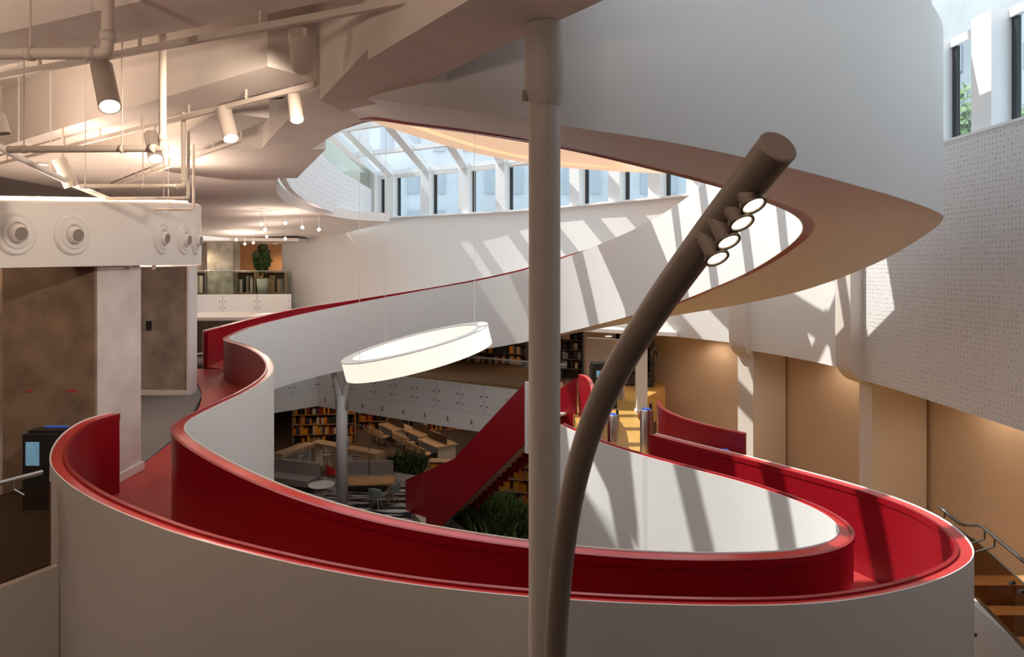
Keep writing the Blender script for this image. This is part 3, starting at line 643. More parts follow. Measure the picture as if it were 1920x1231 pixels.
def tspot(top, bot, D, dia, lit, lab, power=60, tiltD=0.0, aim=None):
    a = P(*top, D); b = P(*bot, D - tiltD); ax = (b - a).normalized(); L_ = (b - a).length
    e = thing('track_spotlight', lab, 'spotlight', a, group='ceiling track spotlights')
    mb = MB(); mb.lathe([(dia * .46, 0), (dia * .5, 0.012), (dia * .5, L_), (dia * .45, L_), (dia * .43, L_ - 0.02)], a, 28, ax); at(autosmooth(mb.build('housing', LAMPW), 40), e)
    mb = MB(); mb.lathe([(dia * .43, L_ - 0.012), (dia * .40, L_ - 0.010)], a, 28, ax); at(mb.build('lens', GLOW if lit else DSTEEL), e)
    mb = MB(); mb.beam(a + Vector((dia * .3, 0, -0.05)), Vector((a.x + dia * .3, a.y, ZTR - 0.02)), 0.03, 0.012); at(mb.build('yoke', LAMPW), e)
    if lit: spot_light('bulb', b + ax * 0.02, aim or ax, power, parent=e, angle=1.2 if aim else 1.5)
tspot((190, 122), (206, 200), 5.8, 0.17, True, 'big lit spotlight beside the thick ceiling pipe', 130, 0.2)
tspot((560, 60), (567, 128), 5.0, 0.155, True, 'large spotlight on the long track turned towards the nozzle band', 420, -0.25, (-4.0, 4.6, -1.1))
tspot((874, -30), (887, 58), 4.4, 0.15, False, 'unlit spotlight below the edge beam near the round column', 0, -0.05)
tspot((420, 206), (433, 260), 7.6, 0.165, True, 'lit spotlight on the track between the two unlit pipes drops', 90, 0.15)
tspot((551, 178), (557, 224), 6.95, 0.135, True, 'lit spotlight closest to the skylight ring', 90, 0.15)
tspot((283, 252), (292, 298), 8.5, 0.17, True, 'lit spotlight behind the bend of the second ceiling pipe', 90, 0.2)
tspot((110, 297), (134, 350), 8.6, 0.165, False, 'tilted unlit spotlight next to the slanted white conduit', 0, -0.1)
tspot((-8, 214), (4, 252), 6.6, 0.15, False, 'spotlight half cut off beyond the thick pipe run', 0, 0)

# ---- pipes
def pipe(pts, r, lab, hangers=()):
    e = thing('ceiling_pipe', lab, 'pipe', pts[0], group='painted ceiling pipes')
    path = []
    for i, p in enumerate(pts):
        if 0 < i < len(pts) - 1:
            a = (pts[i - 1] - p).normalized(); b = (pts[i + 1] - p).normalized(); k = r * 2.2
            path += [p + a * k, p + a * k * .3 + b * k * .05, p + (a + b) * k * .12, p + b * k * .3 + a * k * .05, p + b * k]
            mb = MB(); mb.tube([p + a * k * 1.7, p + a * k * .9], r * 1.25, 16); at(mb.build('collar', PIPE, None, True), e)
            mb = MB(); mb.tube([p + b * k * 1.7, p + b * k * .9], r * 1.25, 16); at(mb.build('collar', PIPE, None, True), e)
        else: path.append(p)
    mb = MB(); mb.tube(path, r, 16); at(autosmooth(mb.build('tube', PIPE), 50), e)
    for p in hangers:
        mb = MB(); mb.tube([Vector((p.x, p.y, p.z)), Vector((p.x, p.y, 11.45))], 0.006, 6); at(mb.build('rod', PIPE), e)
        mb = MB(); mb.tube([p - Vector((r * .5, 0, 0)), p + Vector((r * .5, 0, 0))], r * 1.2, 14); at(mb.build('clamp', PIPE, None, True), e)
def vtop(px, py, D): q = P(px, py, D); q.z = 11.44; return q
pipe([vtop(202, 0, 4.6), P(202, 100, 4.6), P(-80, 101, 4.6)], 0.04, 'thick cream pipe with an elbow beside the big lit spotlight', [P(57, 101, 4.6)])
pipe([vtop(305, 100, 6.2), P(305, 278, 6.2), P(15, 280, 6.2)], 0.032, 'cream pipe dropping to a bend beneath the second light track', [P(229, 279, 6.2), P(45, 280, 6.2)])
pipe([vtop(344, 230, 8.4), P(344, 349, 8.4), P(152, 349, 8.4)], 0.028, 'tan pipe bending left just above the air nozzle band', [P(268, 349, 8.4), P(160, 349, 8.4)])
pipe([vtop(353, 280, 9.6), P(353, 371, 9.6), P(198, 372, 9.6)], 0.022, 'thin tan pipe nested behind the tan bend', [P(307, 371, 9.6)])
pipe([vtop(363, 290, 10.6), P(363, 392, 10.6), P(245, 393, 10.6)], 0.019, 'thinnest tan pipe lying lowest above the air nozzle band', [P(316, 393, 10.6)])
e = thing('conduit', 'slanted white conduit crossing behind the ceiling pipes', 'conduit', P(60, 305, 7.2))
mb = MB(); mb.tube([P(-40, 252, 6.6), P(35, 296, 7.1), P(135, 345, 8.9), P(255, 394, 11.0)], 0.035, 12); at(mb.build('tube', WHITEP, None, True), e)
for q in ((35, 296, 7.1), (95, 326, 8.1)):
    c = P(*q); mb = MB(); mb.tube([c, Vector((c.x, c.y, 11.45))], 0.006, 6); at(mb.build('rod', WHITEP), e)

# ---- air nozzle band
bk = cat_rom([tuple(P(x, yb, D)) + (E - (yt - H) / F * D,) for x, yt, yb, D in ((-140, 374, 504, 6.9), (0, 375, 502, 7.75), (100, 376, 500, 8.4), (178, 377, 498.5, 9.0), (258, 378, 497.5, 10.05), (320, 379, 496.5, 11.15), (366, 381, 495.5, 12.2), (378, 384, 495, 12.9))] + [(-6.15, 13.3, 8.72, 9.85), (-7.0, 13.4, 8.7, 9.85)], 80, 3)
e = thing('duct_bulkhead', 'curved white ventilation band with round air nozzles above the concrete walls', 'duct', (bk[30][0], bk[30][1], bk[30][2]))
o = sweep('casing', [(p[0], p[1], p[2], p[3]) for p in bk], [(0, 2, 0), (0, 3, -0.03), (0.03, 3, 0), (0.5, 3, 0), (0.5, 2, 0)], WHITE, s=1); at(o, e)
bns = normals2(bk)
for px, py, sc in ((30, 437, 1.0), (138, 440, 1.0), (301, 446, 1.0), (344, 449, 1.0), (367, 450, 1.0)):
    i = min(range(len(bk)), key=lambda k: abs(960 + bk[k][0] / bk[k][1] * F - px) + (100 if k > 68 else 0))
    n = Vector((-bns[i][0], -bns[i][1], 0)); c = Vector((bk[i][0], bk[i][1], E - (py - H) / F * bk[i][1]))
    mb = MB(); mb.lathe([(0.26, -0.01), (0.26, 0.015), (0.235, 0.035), (0.19, 0.03), (0.175, 0.045), (0.135, 0.05), (0.12, 0.01), (0.0, 0.0)], c, 36, n); nz = at(autosmooth(mb.build('nozzle', WHITE), 35), e)
    ax = (n + Vector((0.18, -0.1, -0.10))).normalized()
    mb = MB(); mb.lathe([(0.118, 0.0), (0.112, 0.05), (0.088, 0.10), (0.08, 0.105), (0.078, 0.085)], c, 28, ax); o = autosmooth(mb.build('jet', WHITE), 40); o.parent = nz
    mb = MB(); mb.lathe([(0.078, 0.098), (0.07, 0.1)], c, 28, ax); o = mb.build('opening', GREIGE); o.parent = nz
for px in (258, 305):
    i = min(range(len(bk)), key=lambda k: abs(960 + bk[k][0] / bk[k][1] * F - px) + (100 if k > 68 else 0))
    mb = MB(); mb.lathe([(0.03, 0), (0.03, -0.05), (0.015, -0.07)], (bk[i][0] - 0.12, bk[i][1], bk[i][2]), 14); at(mb.build('sprinkler', LAMPW), e)
# unseen fill strip added on the band to brighten the ceiling
e = thing('fill_strip', 'added warm fill strip hidden on top of the white nozzle band', 'lamp', (bk[30][0] - .25, bk[30][1], bk[30][3]))
for i0, i1 in ((6, 24), (24, 44), (44, 62)):
    a, b = bk[i0], bk[i1]; mid = bk[(i0 + i1) // 2]; off = 0.26
    p0 = Vector((a[0] + bns[i0][0] * off, a[1] + bns[i0][1] * off, a[3] + .03)); p1 = Vector((b[0] + bns[i1][0] * off, b[1] + bns[i1][1] * off, b[3] + .03))
    mb = MB(); mb.beam(p0, p1, 0.1, 0.05); at(mb.build('strip', GLOWS), e)
    d = bpy.data.lights.new('fill_strip_bulb', 'AREA'); d.shape = 'RECTANGLE'; d.size = (p1 - p0).length; d.size_y = 0.2; d.energy = 26; d.color = (1, 0.78, 0.62)
    o = bpy.data.objects.new('fill_strip_bulb', d); COL.objects.link(o); t_ = (p1 - p0).normalized(); c = (p0 + p1) / 2 + Vector((0, 0, 0.06))
    z_ = -(Vector((0.35, 0, 1)).normalized()); y_ = z_.cross(t_).normalized(); x_ = y_.cross(z_).normalized(); o.matrix_world = Matrix.Translation(c) @ Matrix((x_, y_, z_)).transposed().to_4x4()

# ---- wall sign, kiosk
e = thing('wall_sign', 'small dark sign with thin lettering lines on the grey concrete wall', 'sign', P(293, 609, 16.52))
a = P(279, 610, 16.53); mb = MB(); mb.box(a, (0.13, 0.02, 0.22)); at(mb.build('pictogram', BLACK), e)
for k in range(3):
    a = P(300, 601 + 6.5 * k, 16.535); mb = MB(); mb.box(a, (0.3, 0.01, 0.016)); at(mb.build('text_line', GREIGE), e)
a = P(313, 609, 16.535); mb = MB(); mb.box(a, (0.015, 0.01, 0.2)); at(mb.build('border', GREIGE), e)
kc = P(88, 940, 8.85); 
e = thing('information_kiosk', 'black freestanding kiosk with a small lit screen and blue top beside the red end panel', 'kiosk', (kc.x, kc.y, LAND))
mb = MB(); mb.box((0, 0, 0.48), (0.42, 0.3, 0.96)); mb.build('body', BLACK, e)
mb = MB(); mb.box((0, 0.05, 0.975), (0.42, 0.2, 0.03)); mb.build('top', BLACK, e)
mb = MB(); mb.box((0.02, 0.16, 0.98), (0.3, 0.03, 0.045)); mb.build('lit_edge', BLUE, e)
mb = MB(); mb.box((-0.08, -0.153, 0.72), (0.17, 0.012, 0.30)); mb.build('screen', SCREEN, e)

# ---- left glass guard
e = thing('glass_guard', 'smoked glass guard with a tubular handrail at the edge of the carpeted landing', 'guard rail', (-4.5, 6.5, LAND))
g0, g1 = Vector((-4.47, 6.62, 0)), Vector((-5.6, 4.25, 0)); gd = (g1 - g0).normalized(); gn = Vector((gd.y, -gd.x, 0))
mb = MB(); mb.sheet([g0 + Vector((0, 0, 5.78)), g1 + Vector((0, 0, 5.78)), g1 + Vector((0, 0, 6.62)), g0 + Vector((0, 0, 6.62))], gn * 0.014); at(mb.build('pane', GL_BRONZE), e)
r0 = Vector((-4.49, 6.52, 6.74)); r1 = r0 + gd * 2.3
mb = MB(); mb.tube([r0, r1], 0.024, 14); at(mb.build('handrail', STEEL, None, True), e)
for s_ in (0.25, 1.5):
    p = r0 + gd * s_; mb = MB(); mb.tube([p, p - Vector((0, 0, 0.09)), p + Vector((0.06, 0.05, -0.16))], 0.009, 8); at(mb.build('bracket', STEEL), e)
mb = MB(); mb.sheet([g0 + Vector((0.03, 0, 3.6)), g1 + Vector((0.03, 0, 3.6)), g1 + Vector((0.03, 0, 5.82)), g0 + Vector((0.03, 0, 5.82))], -gn * 0.08); at(mb.build('fascia', WHITE), e)
p = g0 + gd * 0.1 + Vector((0.05, 0, 5.35)); mb = MB(); mb.lathe([(0.02, -0.02), (0.02, 0.04)], p, 14, -gn if gn.x < 0 else gn); at(mb.build('stud', STEEL), e)

# ---- right stair rail
e = thing('stair_handrail', 'dark metal stair handrail with bent brackets on glass beside the ramp', 'handrail', P(1800, 990, 8.0))
hp = [P(1762, 950, 9.0), P(1797, 979, 8.75), P(1815, 984, 8.5), P(1838, 985, 8.2), P(1862, 1004, 7.9), P(1920, 1052, 7.3), P(2040, 1150, 6.4)]
mb = MB(); mb.tube([Vector(q) for q in cat_rom([tuple(p) for p in hp], 30)], 0.022, 12); at(mb.build('handrail', DSTEEL, None, True), e)
gp = [P(1757, 966, 9.05), P(1830, 1012, 8.3), P(1900, 1075, 7.5), P(2040, 1205, 6.4)]
mb = MB(); mb.tube(gp, 0.010, 8); at(mb.build('glass_edge', DSTEEL), e)
for a, b, c in (((1846, 996, 8.05), (1846, 1010, 8.05), (1815, 1020, 8.15)), ((1865, 1010, 7.9), (1864, 1024, 7.9), (1830, 1034, 8.0)), ((1772, 958, 8.95), (1771, 968, 8.95), (1768, 972, 9.0))):
    mb = MB(); mb.tube([P(*a), P(*b), P(*c)], 0.011, 8); at(mb.build('bracket', DSTEEL), e)
bp_ = [P(1760, 1075, 9.0), P(1828, 1122, 8.25), P(1902, 1200, 7.45), P(2040, 1340, 6.35)]
for q in range(3):
    a, b, c, d = gp[q], gp[q + 1], bp_[q + 1], bp_[q]; gl_ = (b - a).normalized() * 0.012
    mb = MB(); mb.sheet([a, b - gl_, c - gl_, d], (0.012, 0.004, 0)); at(mb.build('pane', GL_BRONZE), e)
for q in ((1897, 1092, 7.5), (1915, 1108, 7.32), (1826, 1190, 8.1)):
    c = P(*q); mb = MB(); mb.lathe([(0.022, -0.03), (0.022, 0.03)], c, 14, (1, 0.3, 0)); at(mb.build('stud', DSTEEL), e)
e = thing('side_stair', 'wooden side stair with a white stringer going down beside the right turn of the ramp', 'staircase', (6.2, 8.0, 2.4))
for k in range(8):
    mb = MB(); mb.box((6.9, 9.6 - k * 0.32, 4.3 - k * 0.19 - 0.95), (1.5, 0.32, 1.9 if k < 1 else 1.9 - k * .12)); at(mb.build('step', WOOD), e)
mb = MB(); mb.sheet([bp_[0], bp_[1], bp_[2], bp_[3], bp_[3] - Vector((0, 0, 1.3)), bp_[2] - Vector((0, 0, 1.3)), bp_[1] - Vector((0, 0, 1.3)), bp_[0] - Vector((0, 0, 1.3))], (0.06, 0.02, 0)); at(mb.build('stringer', WHITE), e)

# ---- reading-room entrance: gates, red counter
def gate(px, py0, py1, D, wd, lab):
    a = P(px, py1, D); h_ = (py1 - py0) / F * D; e = thing('security_gate', lab, 'gate', (a.x, a.y, MEZZ), group='steel entrance gates')
    mb = MB(); mb.lathe([(wd / 2, 0), (wd / 2, h_ - 0.03), (wd / 2 - .02, h_)], n=24); autosmooth(mb.build('post', STEEL, e), 40)
    mb = MB(); mb.box((wd * .42, 0.05, h_ * .5), (wd * .35, 0.22, h_ * .96)); mb.build('side_panel', STEEL, e)
    mb = MB(); mb.lathe([(wd / 2 - .03, h_), (wd / 2 - .04, h_ + 0.02)], n=24); mb.build('lit_top', BLUE, e)
    mb = MB(); mb.box((wd * .5, 0.12, h_ * .55), (0.05, 0.05, h_ * 1.1)); mb.build('edge', BLACK, e)
gate(1149, 770, 838, 15.6, 0.24, 'steel entrance gate post close to the curved lamp mast')
gate(1211, 765, 852, 15.2, 0.26, 'steel entrance gate post beside the end of the red ramp side')
for (px, py, D, lab) in ((1345, 862, 12.6, 'low steel gate with a blue lit top behind the red ramp side'),):
    a = P(px, py, D); e = thing('turnstile', lab, 'gate', (a.x, a.y, MEZZ))
    mb = MB(); mb.box((-0.02, 0, 0.78), (0.5, 0.3, 0.05)); mb.build('top', BLUE, e)
    for x in (-0.22, 0.22):
        mb = MB(); mb.lathe([(0.05, 0), (0.05, 0.755)], (x, 0, 0), 16); mb.build('post', STEEL, e, True)
    mb = MB(); mb.box((0, 0.02, 0.42), (0.36, 0.03, 0.6)); mb.build('panel', mat('tan_panel', (0.45, 0.28, 0.16), 0.5), e)
rcp = cat_rom([(3.20, 15.1, 5.72, 4.5), (3.16, 14.6, 5.68, 4.5), (3.3, 14.1, 5.64, 4.5), (3.65, 13.5, 5.6, 4.5), (4.12, 12.95, 5.58, 4.5), (4.35, 12.75, 5.56, 4.5)], 40, 2)
e = thing('curved_counter', 'low curved red screen wall behind the entrance gates', 'screen', (3.6, 13.6, MEZZ))
at(sweep('panel', rcp, [(0, 2, 0), (0.07, 2, 0), (0.07, 3, 0), (0, 3, 0)], RED), e)
at(sweep('cap', rcp, [(-0.01, 2, 0.03), (0.08, 2, 0.03), (0.08, 2, 0.001), (-0.01, 2, 0.001)], REDCAP), e)
e = thing('counter_desk', 'grey desk top behind the curved red screen', 'desk', (3.42, 13.05, MEZZ))
mb = MB(); mb.box((0, 0, 0.72), (0.6, 0.3, 0.05), -0.6); mb.build('top', GREYF, e); mb = MB(); mb.box((0, 0, 0.35), (0.5, 0.2, 0.69), -0.6); mb.build('base', GREYF, e)

# ---- red staircase from ground to mezzanine
u = Vector((0.75, -0.66, 0)).normalized(); pr = Vector((0.66, 0.75, 0)).normalized(); f1 = Vector((-2.70, 21.4, 0)); f2 = Vector((-3.8, 24.37, 0))
e = thing('red_staircase', 'straight staircase with solid red side panels and pale steps rising to the mezzanine', 'staircase', (f1.x, f1.y, 0))
def sp_panel(base, pts_top, pts_bot, nm):
    poly = [base + u * l + Vector((0, 0, z)) for l, z in pts_bot] + [base + u * l + Vector((0, 0, z)) for l, z in reversed(pts_top)]
    mb = MB(); mb.sheet(poly, pr * 0.06); return at(mb.build(nm, RED), e)
sp_panel(f1, [(0, 1.73), (1.7, 3.33), (4.05, 5.51)], [(0, 0.0), (0.0, 0.06), (4.05, 3.85)], 'side_panel')
mb = MB(); b_ = f1 + u * 4.06; mb.sheet([b_ + Vector((0, 0, 3.6)), b_ + u * 0.12 + Vector((0, 0, 3.6)), b_ + u * .12 + Vector((0, 0, 5.55)), b_ + Vector((0, 0, 5.55))], pr * 0.1); at(mb.build('end_post', WHITE), e)
sp_panel(f2, [(0, 1.1), (2.43, 2.28), (7.5, 5.55)], [(0, 0), (1.64, 0), (7.5, 4.0)], 'side_panel')
NS = 24
for k in range(NS):
    z = MEZZ * (k + 1) / NS; l = -0.55 + 5.0 * k / NS; c = f1 + u * l + pr * 0.78
    mb = MB(); mb.box((c.x, c.y, z - 0.03), (0.24, 1.42, 0.06), math.atan2(u.y, u.x)); c2 = c - u * 0.11; mb.box((c2.x, c2.y, z - 0.11), (0.03, 1.42, 0.20), math.atan2(u.y, u.x)); at(mb.build('step', CONCL), e)
    c3 = f1 + u * l + pr * 1.52; mb = MB(); mb.box((c3.x, c3.y, z - 0.22), (0.30, 0.05, 0.36), math.atan2(u.y, u.x)); at(mb.build('stringer_tooth', RED), e)
tp = cat_rom([(1.88, 19.28, 5.64, 4.2), (2.0, 19.0, 5.64, 4.2), (2.05, 18.5, 5.62, 4.2), (2.0, 17.4, 5.60, 4.2), (1.85, 16.2, 5.58, 4.2), (1.75, 15.3, 5.58, 4.2)], 50, 2)
e = thing('stairhead_parapet', 'curved red parapet at the head of the red staircase', 'parapet', (1.9, 17.5, MEZZ))
at(sweep('panel', tp, [(0, 2, 0), (0.1, 2, 0), (0.1, 3, 0), (0, 3, 0)], RED), e)
at(sweep('cap', tp, [(0.0, 2, 0.025), (0.1, 2, 0.025), (0.1, 2, 0.001), (0.0, 2, 0.001)], REDCAP), e)

# ---- mezzanine fascia: panels, strip, glass, handrail
def fascia(name, lab, a, b, z0, z1, strip_z, pitch, glass_top, glm, cat='balustrade', lamps=False, hr=True, m_=DRUMW):
    a, b = Vector((*a, 0)), Vector((*b, 0)); d = (b - a); L_ = d.length; d.normalize(); n = Vector((d.y, -d.x, 0)); rz = math.atan2(d.y, d.x)
    if n.y > 0: n = -n
    e = thing(name, lab, cat, a + Vector((0, 0, z0)))
    k = max(1, int(round(L_ / pitch))); q = L_ / k
    for i in range(k):
        c = a + d * (q * (i + .5)) + n * 0.05 + Vector((0, 0, (z0 + z1) / 2)); mb = MB(); mb.box(c, (q - 0.02, 0.03, z1 - z0), rz); p_ = at(mb.build('panel', m_), e)
        bl = MB()
        for sx in (-1, 1):
            for sz in (0.28, 0.62): bl.box(a + d * (q * (i + .5) + sx * (q / 2 - .12)) + n * 0.07 + Vector((0, 0, z0 + (z1 - z0) * sz)), (0.045, 0.03, 0.045), rz)
        o = bl.build('fixings', DSTEEL); o.parent = p_
        c = a + d * (q * (i + .5)) + n * 0.02 + Vector((0, 0, (z1 + glass_top) / 2)); mb = MB(); mb.box(c, (q - 0.02, 0.014, glass_top - z1), rz); at(mb.build('pane', glm), e)
        if lamps and i % 1 == 0:
            c = a + d * (q * (i + .5)) + n * 0.10 + Vector((0, 0, strip_z + 0.33)); mb = MB(); mb.box(c, (0.06, 0.05, 0.16), rz, 0.4); at(mb.build('strip_lamp', GREIGE), e)
    if strip_z is not None:
        c = a + d * L_ / 2 + Vector((0, 0, (strip_z + z0) / 2)) + n * 0.03; mb = MB(); mb.box(c, (L_, 0.10, z0 - strip_z - 0.02), rz); at(mb.build('lower_strip', WHITE), e)
    if hr:
        mb = MB(); zz = Vector((0, 0, glass_top + 0.0)); mb.tube([a + zz - n * .06, b + zz - n * .06], 0.028, 10); at(mb.build('handrail', STEEL, None, True), e)
fascia('mezzanine_balustrade', 'long white panelled balustrade of the mezzanine with glass and steel handrail above', (-8.1, 28.5), (1.75, 22.2), 3.54, 4.54, 2.9, 1.06, 5.5, GL_RAIL, lamps=True)
fascia('mezzanine_balustrade', 'short white panelled balustrade of the mezzanine left of its corner', (-14.0, 22.6), (-8.1, 28.5), 3.54, 4.54, 2.9, 1.2, 5.5, GL_RAIL)
fascia('upper_balustrade', 'white panelled balustrade of the upper floor with clear glass beside the potted tree', (-17.0, 32.2), (-10.75, 33.3), 6.48, 7.38, None, 1.45, 8.5, GL_RAIL)

# ---- upper floor behind the glass
e = thing('mural_column', 'square pale column with a faded grey floral mural on the upper floor', 'column', (-14.6, 34.6, UPPER))
MUR = mat('faded_mural', (0.52, 0.50, 0.44), 0.8, noise=0.45, nscale=2.2)
mb = MB(); mb.box((0, 0, 1.35), (1.3, 0.9, 2.7)); mb.build('shaft', MUR, e)
mb = MB(); mb.box((0, 0, -1.85), (1.28, 0.88, 1.9)); mb.build('lower_shaft', PALE, e)
mb = MB(); mb.box((-13.8, 37.4, 8.65), (4.6, 0.2, 2.6)); struct(mb.build('wall_peach', PEACH))
mb = MB(); mb.prism([(-18, 32), (-10.4, 33.3), (-10.4, 40), (-18, 40)], 9.95, 10.1); struct(mb.build('ceiling_upper_floor', PALE))
e = thing('potted_tree', 'dark leafy tree in a tall pale pot on the upper floor behind the glass', 'plant', (-12.4, 33.9, UPPER))
mb = MB(); mb.lathe([(0.2, 0), (0.28, 0.75), (0.25, 0.76)], n=20); mb.build('pot', WHITEP, e, True)
mb = MB(); mb.tube([(0, 0, 0.7), (0.04, 0, 1.5), (0, 0.02, 2.2)], [0.04, 0.03, 0.02], 8); mb.build('stem', WOOD, e)
V, Fc = leaf_cluster((0, 0, 1.75), (0.42, 0.42, 0.75), 420, 0.13, 3); mesh('foliage', V, Fc, LEAF, e, recalc=False)
def shelf_unit(name, lab, loc, rz, wd, ht, dp, rows_, seed, m_=WOOD, fill=0.85, cols=None, back=DARKW, blabel=None):
    e = thing(name, lab, 'bookshelf', loc, rz)
    mb = MB(); mb.box((0, dp / 2 - .01, ht / 2), (wd, 0.02, ht)); mb.build('back_panel', back, e)
    for s_ in (-1, 1): mb = MB(); mb.box((s_ * (wd / 2 - .02), 0, ht / 2), (0.04, dp, ht)); mb.build('side', m_, e)
    for k in range(rows_ + 1): mb = MB(); mb.box((0, 0, 0.04 + k * (ht - .06) / rows_), (wd - .08, dp, 0.04)); mb.build('shelf', m_, e)
    rnd = random.Random(seed); cols = cols or BOOKS; bks = MB(); fm = []; me_idx = []
    for k in range(rows_):
        x = -wd / 2 + .06; zb = 0.065 + k * (ht - .06) / rows_; hh = (ht - .06) / rows_ - .06
        while x < wd / 2 - .12:
            bw = 0.05 + rnd.random() * .12
            if rnd.random() < fill:
                h2 = hh * (0.6 + rnd.random() * .32); f0 = len(bks.f); bks.box((x + bw / 2, -0.02, zb + h2 / 2), (bw * .94, dp * .7, h2)); me_idx += [rnd.randrange(len(cols))] * (len(bks.f) - f0)
            x += bw
    o = mesh('books', bks.v, bks.f, None); o.data.materials.clear()
    for c in cols: o.data.materials.append(c)
    for p, m in zip(o.data.polygons, me_idx): p.material_index = m
    o.location = loc; o.rotation_euler = (0, 0, rz); o['kind'] = 'stuff'; o['label'] = blabel or ('rows of coloured books filling the ' + lab.split(' with')[0])[:90]; o['category'] = 'books'
    return e
GRB = [BOOKS[5], GREIGE, BOOKS[4], CONC]
shelf_unit('bookshelf', 'grey magazine rack left of the mural column', (-15.62, 34.2, UPPER), 0, 0.7, 1.1, 0.3, 1, 2, GREIGE, 0.9, GRB, blabel='row of grey magazines in the rack left of the mural column')
shelf_unit('bookshelf', 'low oak bookcase right of the mural column', (-13.42, 34.5, UPPER), 0, 1.0, 1.1, 0.3, 1, 4, WOODL, 0.9, [BOOKS[0], GREIGE, BOOKS[5], CONC, BOOKS[4]], blabel='row of mixed spines in the low oak bookcase right of the mural column')
shelf_unit('bookshelf', 'low oak bookcase behind the potted tree', (-12.1, 34.5, UPPER), 0, 1.4, 1.1, 0.3, 1, 5, WOODL, 0.9, [PEACH, WOODL, CONC, BOOKS[2]], blabel='row of tan spines in the low oak bookcase behind the potted tree')
# small pendant globes under the far ceiling
GLB = [(497, 430, 24), (500, 443, 28), (535, 418, 24), (535, 447, 27), (567, 426, 23), (598, 430, 23), (443, 449, 30), (475, 455, 31), (459, 457, 31), (490, 420, 22)]
gm = None
for k, (px, py, D) in enumerate(GLB):
    c = P(px, py, D); e = thing('pendant_globe', 'tiny glowing globe lamp on a wire below the far ceiling', 'lamp', c, group='globe lamps below the far ceiling')
    mb = MB(); mb.lathe([(0.0, -0.055), (0.04, -0.04), (0.055, 0), (0.04, 0.04), (0.0, 0.055)], n=12); mb.build('globe', GLOW, e, True)
    mb = MB(); mb.tube([(0, 0, 0.06), (0, 0, 10.62 - c.z if D < 25 else 0.6)], 0.006, 5); mb.build('wire', FRAME, e)
    d = bpy.data.lights.new('bulb', 'POINT'); d.energy = 26; d.color = (1, 0.80, 0.66); d.shadow_soft_size = 0.06; o = bpy.data.objects.new('bulb', d); COL.objects.link(o); o.parent = e; o.location = (0, 0, -0.15)

# ---- mezzanine interior
mb = MB(); mb.box((-3.2, 33.5, 5.4), (18, 0.2, 1.9)); struct(mb.build('wall_mezzanine', DARKW))
mb = MB(); mb.prism([(-15, 28.6), (-8.1, 29.6), (0.5, 25.3), (5.4, 22.3), (6, 30), (-2, 40), (-15, 40)], 6.42, 6.55); struct(mb.build('ceiling_mezzanine', CEILW))
shelf_unit('bookshelf', 'dark mezzanine bookcase with dim shelves left of the pale door panel', (2.1, 25.6, MEZZ), -0.3, 1.2, 1.85, 0.35, 5, 8, DARKW, 0.5, [BOOKS[5], GREIGE, BOOKS[2]], blabel='dim dark books in the mezzanine bookcase left of the pale door panel')
shelf_unit('bookshelf', 'dark mezzanine bookcase with blue spines right of the pale door panel', (4.35, 24.2, MEZZ), -0.5, 1.3, 1.9, 0.35, 4, 9, BLACK, 0.6, [BOOKS[5], BOOKS[3], mat('bright_blue', (0.02, 0.12, 0.4), 0.5), BOOKS[2]], blabel='blue and dark books in the mezzanine bookcase right of the pale door panel')
shelf_unit('bookshelf', 'long dim mezzanine bookcase with amber books behind the handrail', (-1.3, 29.6, MEZZ), -0.35, 4.2, 1.85, 0.35, 4, 10, DARKW, 0.7, [BOOKS[5], BOOKS[1], BOOKS[5], BOOKS[2]], blabel='dim amber and black books in the long mezzanine bookcase')
e = thing('door_panel', 'pale tan door panel between the dark mezzanine bookcases', 'door', (3.15, 24.9, MEZZ), -0.4)
mb = MB(); mb.box((0, 0, 0.95), (1.05, 0.08, 1.9)); mb.build('leaf', mat('tan_door', (0.42, 0.30, 0.20), 0.6), e)
mb = MB(); mb.box((0.42, -0.06, 0.95), (0.03, 0.05, 0.16)); mb.build('handle', STEEL, e)
e = thing('office_printer', 'black office printer with two small lit displays near the stair head', 'printer', (2.75, 20.6, MEZZ))
mb = MB(); mb.box((0, 0, 0.6), (0.75, 0.6, 1.2)); mb.build('body', BLACK, e)
mb = MB(); mb.box((-0.05, -0.05, 1.26), (0.6, 0.5, 0.12)); mb.build('lid', BLACK, e)
for x in (-0.18, 0.14): mb = MB(); mb.box((x, -0.31, 1.02), (0.12, 0.02, 0.2)); mb.build('display', SCREEN, e)
e = thing('white_post', 'slim white post standing in the entrance hall behind the gates', 'post', (3.75, 19.8, MEZZ))
mb = MB(); mb.box((0, 0, 0.95), (0.30, 0.3, 1.9)); mb.build('shaft', WHITE, e); mb = MB(); mb.box((0, 0, 0.04), (0.36, 0.36, 0.08)); mb.build('plinth', WHITE, e)
mb = MB(); mb.box((3.0, 21.9, 5.45), (1.3, 0.15, 1.9), -0.6); struct(mb.build('wall_entrance', BEIGE))

